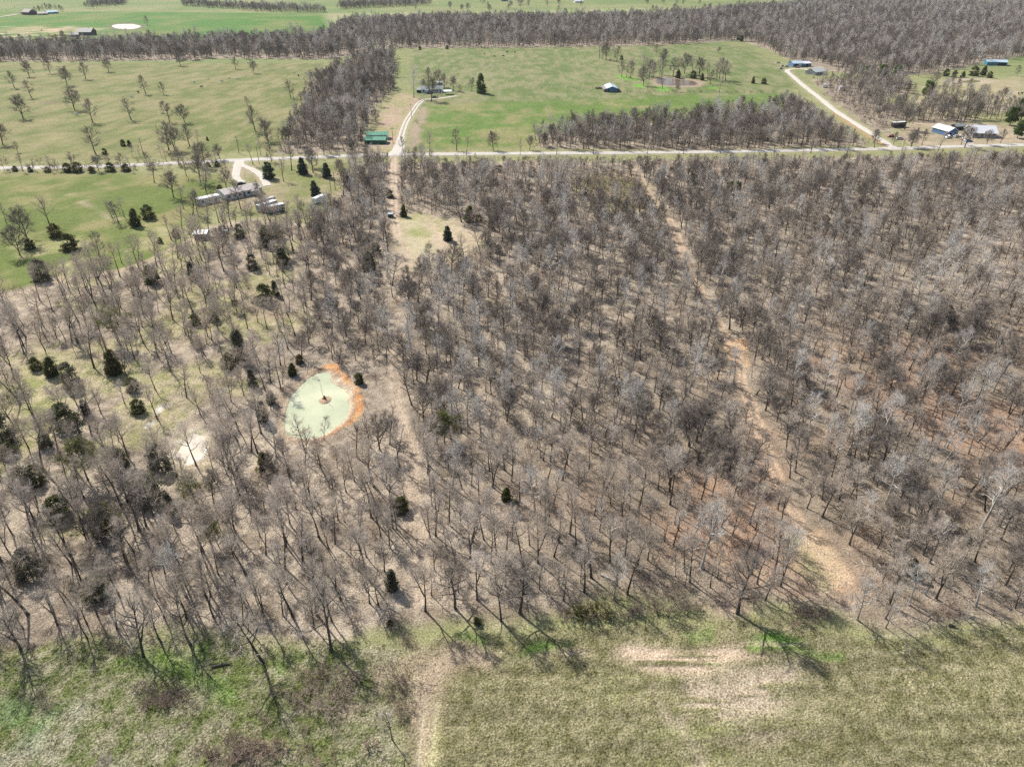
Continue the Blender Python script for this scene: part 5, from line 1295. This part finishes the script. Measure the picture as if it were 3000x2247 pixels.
car(2279, 186, .2, (.7, .7, .7), 'white car at the pasture corner by the workshop')
car(2293, 196, .2, (.55, .45, .3), 'tan car in the workshop yard')
car(2304, 197, .2, (.6, .6, .6), 'grey white car in the workshop yard')
car(2287, 203, .5, (.16, .22, .34), 'blue pickup at the lane bend', True)
car(2335, 200, .1, (.55, .2, .18), 'red pickup before the blue workshop', True)
car(2610, 402, .2, (.3, .06, .06), 'rusty red pickup in the rough yard by the lane', True)
car(2636, 409, .1, (.7, .66, .66), 'pale car in the rough yard by the lane')

# ---- propane tank, covered mound, hay stack
p = PG(658, 684); o = empty('propane_tank', p, .2); m = MB()
m.tube([Vector((-1.5, 0, .8)), Vector((-1.35, 0, .8)), Vector((-1.1, 0, .8)), Vector((1.1, 0, .8)), Vector((1.35, 0, .8)), Vector((1.5, 0, .8))], [.1, .4, .5, .5, .4, .1], 14); m.obj('tank', TRIM, o)
for xx in (-.8, .8): MB().box(xx - .1, xx + .1, -.3, .3, -.1, .36).obj('foot', METAL, o)
MB().box(-.15, .15, -.15, .15, 1.28, 1.45).obj('valve_cap', METAL, o); prop(o, 'white propane tank in the trees below the mobile home', 'propane tank')
def pile(name, A, B, w, h, mat, label, cat, n=9):
    a, b = PG(*A), PG(*B); o = empty(name, (a + b) / 2, math.atan2(b.y - a.y, b.x - a.x)); L = (b - a).length
    for k in range(n):
        m = MB(); xx = -L / 2 + (k + .5) * L / n; r = h * R.uniform(.42, .52)
        m.tube([Vector((xx, -w / 2, r)), Vector((xx + R.uniform(-.1, .1), w / 2, r))], [r, r], 10); m.f.append(tuple(range(9, -1, -1))); m.obj('bale', mat, o)
    return prop(o, label, cat)
pile('bale_stack', (1744, 261), (1771, 261), 1.5, 1.5, W_BROWN, 'row of dark old round bales behind the blue barn', 'bales', 6)

# ---- utility poles
def pole(px, py, H, label, group=None, rz=0.0):
    p = PG(px, py); p.z = sz(p.x, p.y); o = empty('utility_pole', p, rz); prop(o, label, 'pole', group)
    m = MB(); m.tube([Vector((0, 0, -.5)), Vector((0, 0, H))], [.16, .11], 7); m.obj('pole', WOODPOLE, o)
    MB().box(-1.1, 1.1, -.2, -.08, H - .7, H - .55).obj('cross_arm', WOODPOLE, o)
    for xx in (-.95, 0, .95): MB().box(xx - .05, xx + .05, -.19, -.09, H - .548, H - .4).obj('insulator', METAL, o)
pole(983, 557, 8.5, 'utility pole beside the spruce near the cargo trailer'); pole(970, 564, 7.5, 'leaning service pole behind the cargo trailer')
for u, v in ((700, 449), (760, 482), (420, 452), (862, 302), (1206, 345), (1152, 421)): pole(u, v, 9, 'thin wooden utility pole by the road or drive', 'utility poles by the road')

# ---- pasture fence
f = empty('pasture_fence', PG(1745, 262)); prop(f, 'wire fence on wooden posts across the bright pasture', 'fence')
org = Vector(f.location); pm = MB().box(-.09, .09, -.09, .09, -.3, 1.3).mesh('post', WOODPOLE); last = None
wires = MB()
for k in range(46):
    u = 1440 + k * 18.5; v = 257 + (u - 1440) * .016 if u < 1810 else 271.5 + (u - 1810) * .003
    q = PG(u, v); q.z = sz(q.x, q.y); q -= org
    c = link('post', pm, f); c.location = q
    if last is not None:
        for hz in (.5, .85, 1.2): wires.tube([last + Vector((0, 0, hz)), q + Vector((0, 0, hz))], [.012, .012], 3)
    last = q
wires.obj('wire', METAL, f)

# ---- cattle
def cow_mesh():
    me = bpy.data.meshes.new('cow')
    V_ = [(0, 0, 1.05), (.75, 0, 1.05), (-.75, 0, 1.08), (1.15, 0, 1.25), (1.5, 0, 1.15), (1.75, 0, .98), (.62, .2, .6), (.62, .2, .05), (.62, -.2, .6), (.62, -.2, .05), (-.7, .2, .65), (-.78, .2, .38), (-.7, .2, .05), (-.7, -.2, .65), (-.78, -.2, .38), (-.7, -.2, .05), (-.95, 0, .95), (-1.02, 0, .5), (1.42, .2, 1.22), (1.42, -.2, 1.22)]
    E = [(0, 1), (0, 2), (1, 3), (3, 4), (4, 5), (1, 6), (6, 7), (1, 8), (8, 9), (2, 10), (10, 11), (11, 12), (2, 13), (13, 14), (14, 15), (2, 16), (16, 17), (4, 18), (4, 19)]
    rad = [.42, .36, .36, .22, .17, .1, .13, .07, .13, .07, .15, .08, .07, .15, .08, .07, .05, .03, .05, .05]
    me.from_pydata(V_, E, []); o = bpy.data.objects.new('cow_build', me); COL.objects.link(o)
    o.modifiers.new('skin', 'SKIN'); sb = o.modifiers.new('sub', 'SUBSURF'); sb.levels = sb.render_levels = 1
    for i, r in enumerate(rad): me.skin_vertices[0].data[i].radius = (r, r); me.skin_vertices[0].data[i].use_root = (i == 0)
    dg = bpy.context.evaluated_depsgraph_get(); dg.update()
    out = bpy.data.meshes.new_from_object(o.evaluated_get(dg)); bpy.data.objects.remove(o)
    return out
cm = cow_mesh()
for tone, col, spots in (('white', (.7, .68, .63), ((570, 244), (609, 234), (651, 241), (671, 231), (696, 234), (862, 216), (895, 217), (890, 233), (388, 288), (226, 340), (1434, 200))), ('dark', (.035, .025, .02), ((590, 258), (406, 274), (875, 225), (1448, 167), (1485, 155), (1420, 161), (1475, 167), (1508, 156), (20, 33), (43, 24), (122, 92), (53, 106), (2905, 288), (2922, 290), (2983, 278), (2992, 277)))):
    mm = cm.copy(); mm.materials.clear(); mm.materials.append(mt(tone + '_hide', col, .8)); mm.polygons.foreach_set('use_smooth', [True] * len(mm.polygons))
    for u, v in spots:
        q = PG(u, v); q.z = sz(q.x, q.y); o = link('cow', mm); o.location = q; o.rotation_euler = (0, 0, R.uniform(0, 6.28)); o.scale = (1.15,) * 3
        prop(o, tone + ' cow grazing in the pastures beyond the road', 'cow', tone + ' cattle in the pastures')

# ------------------------------------------------------------------ the air
hz = bpy.data.materials.new('haze'); hz.use_nodes = True
hn = hz.node_tree.nodes; hn.clear()
ho = hn.new('ShaderNodeOutputMaterial'); hv = hn.new('ShaderNodeVolumePrincipled')
hv.inputs['Color'].default_value = (.86, .92, 1.0, 1); hv.inputs['Density'].default_value = .00004; hv.inputs['Anisotropy'].default_value = .2
hz.node_tree.links.new(hv.outputs[0], ho.inputs['Volume'])
o = MB().box(-5400, 5400, -120, 7700, -9, 120).obj('haze', hz); prop(o, 'thin pale haze over the farmland', 'haze', kind='stuff')
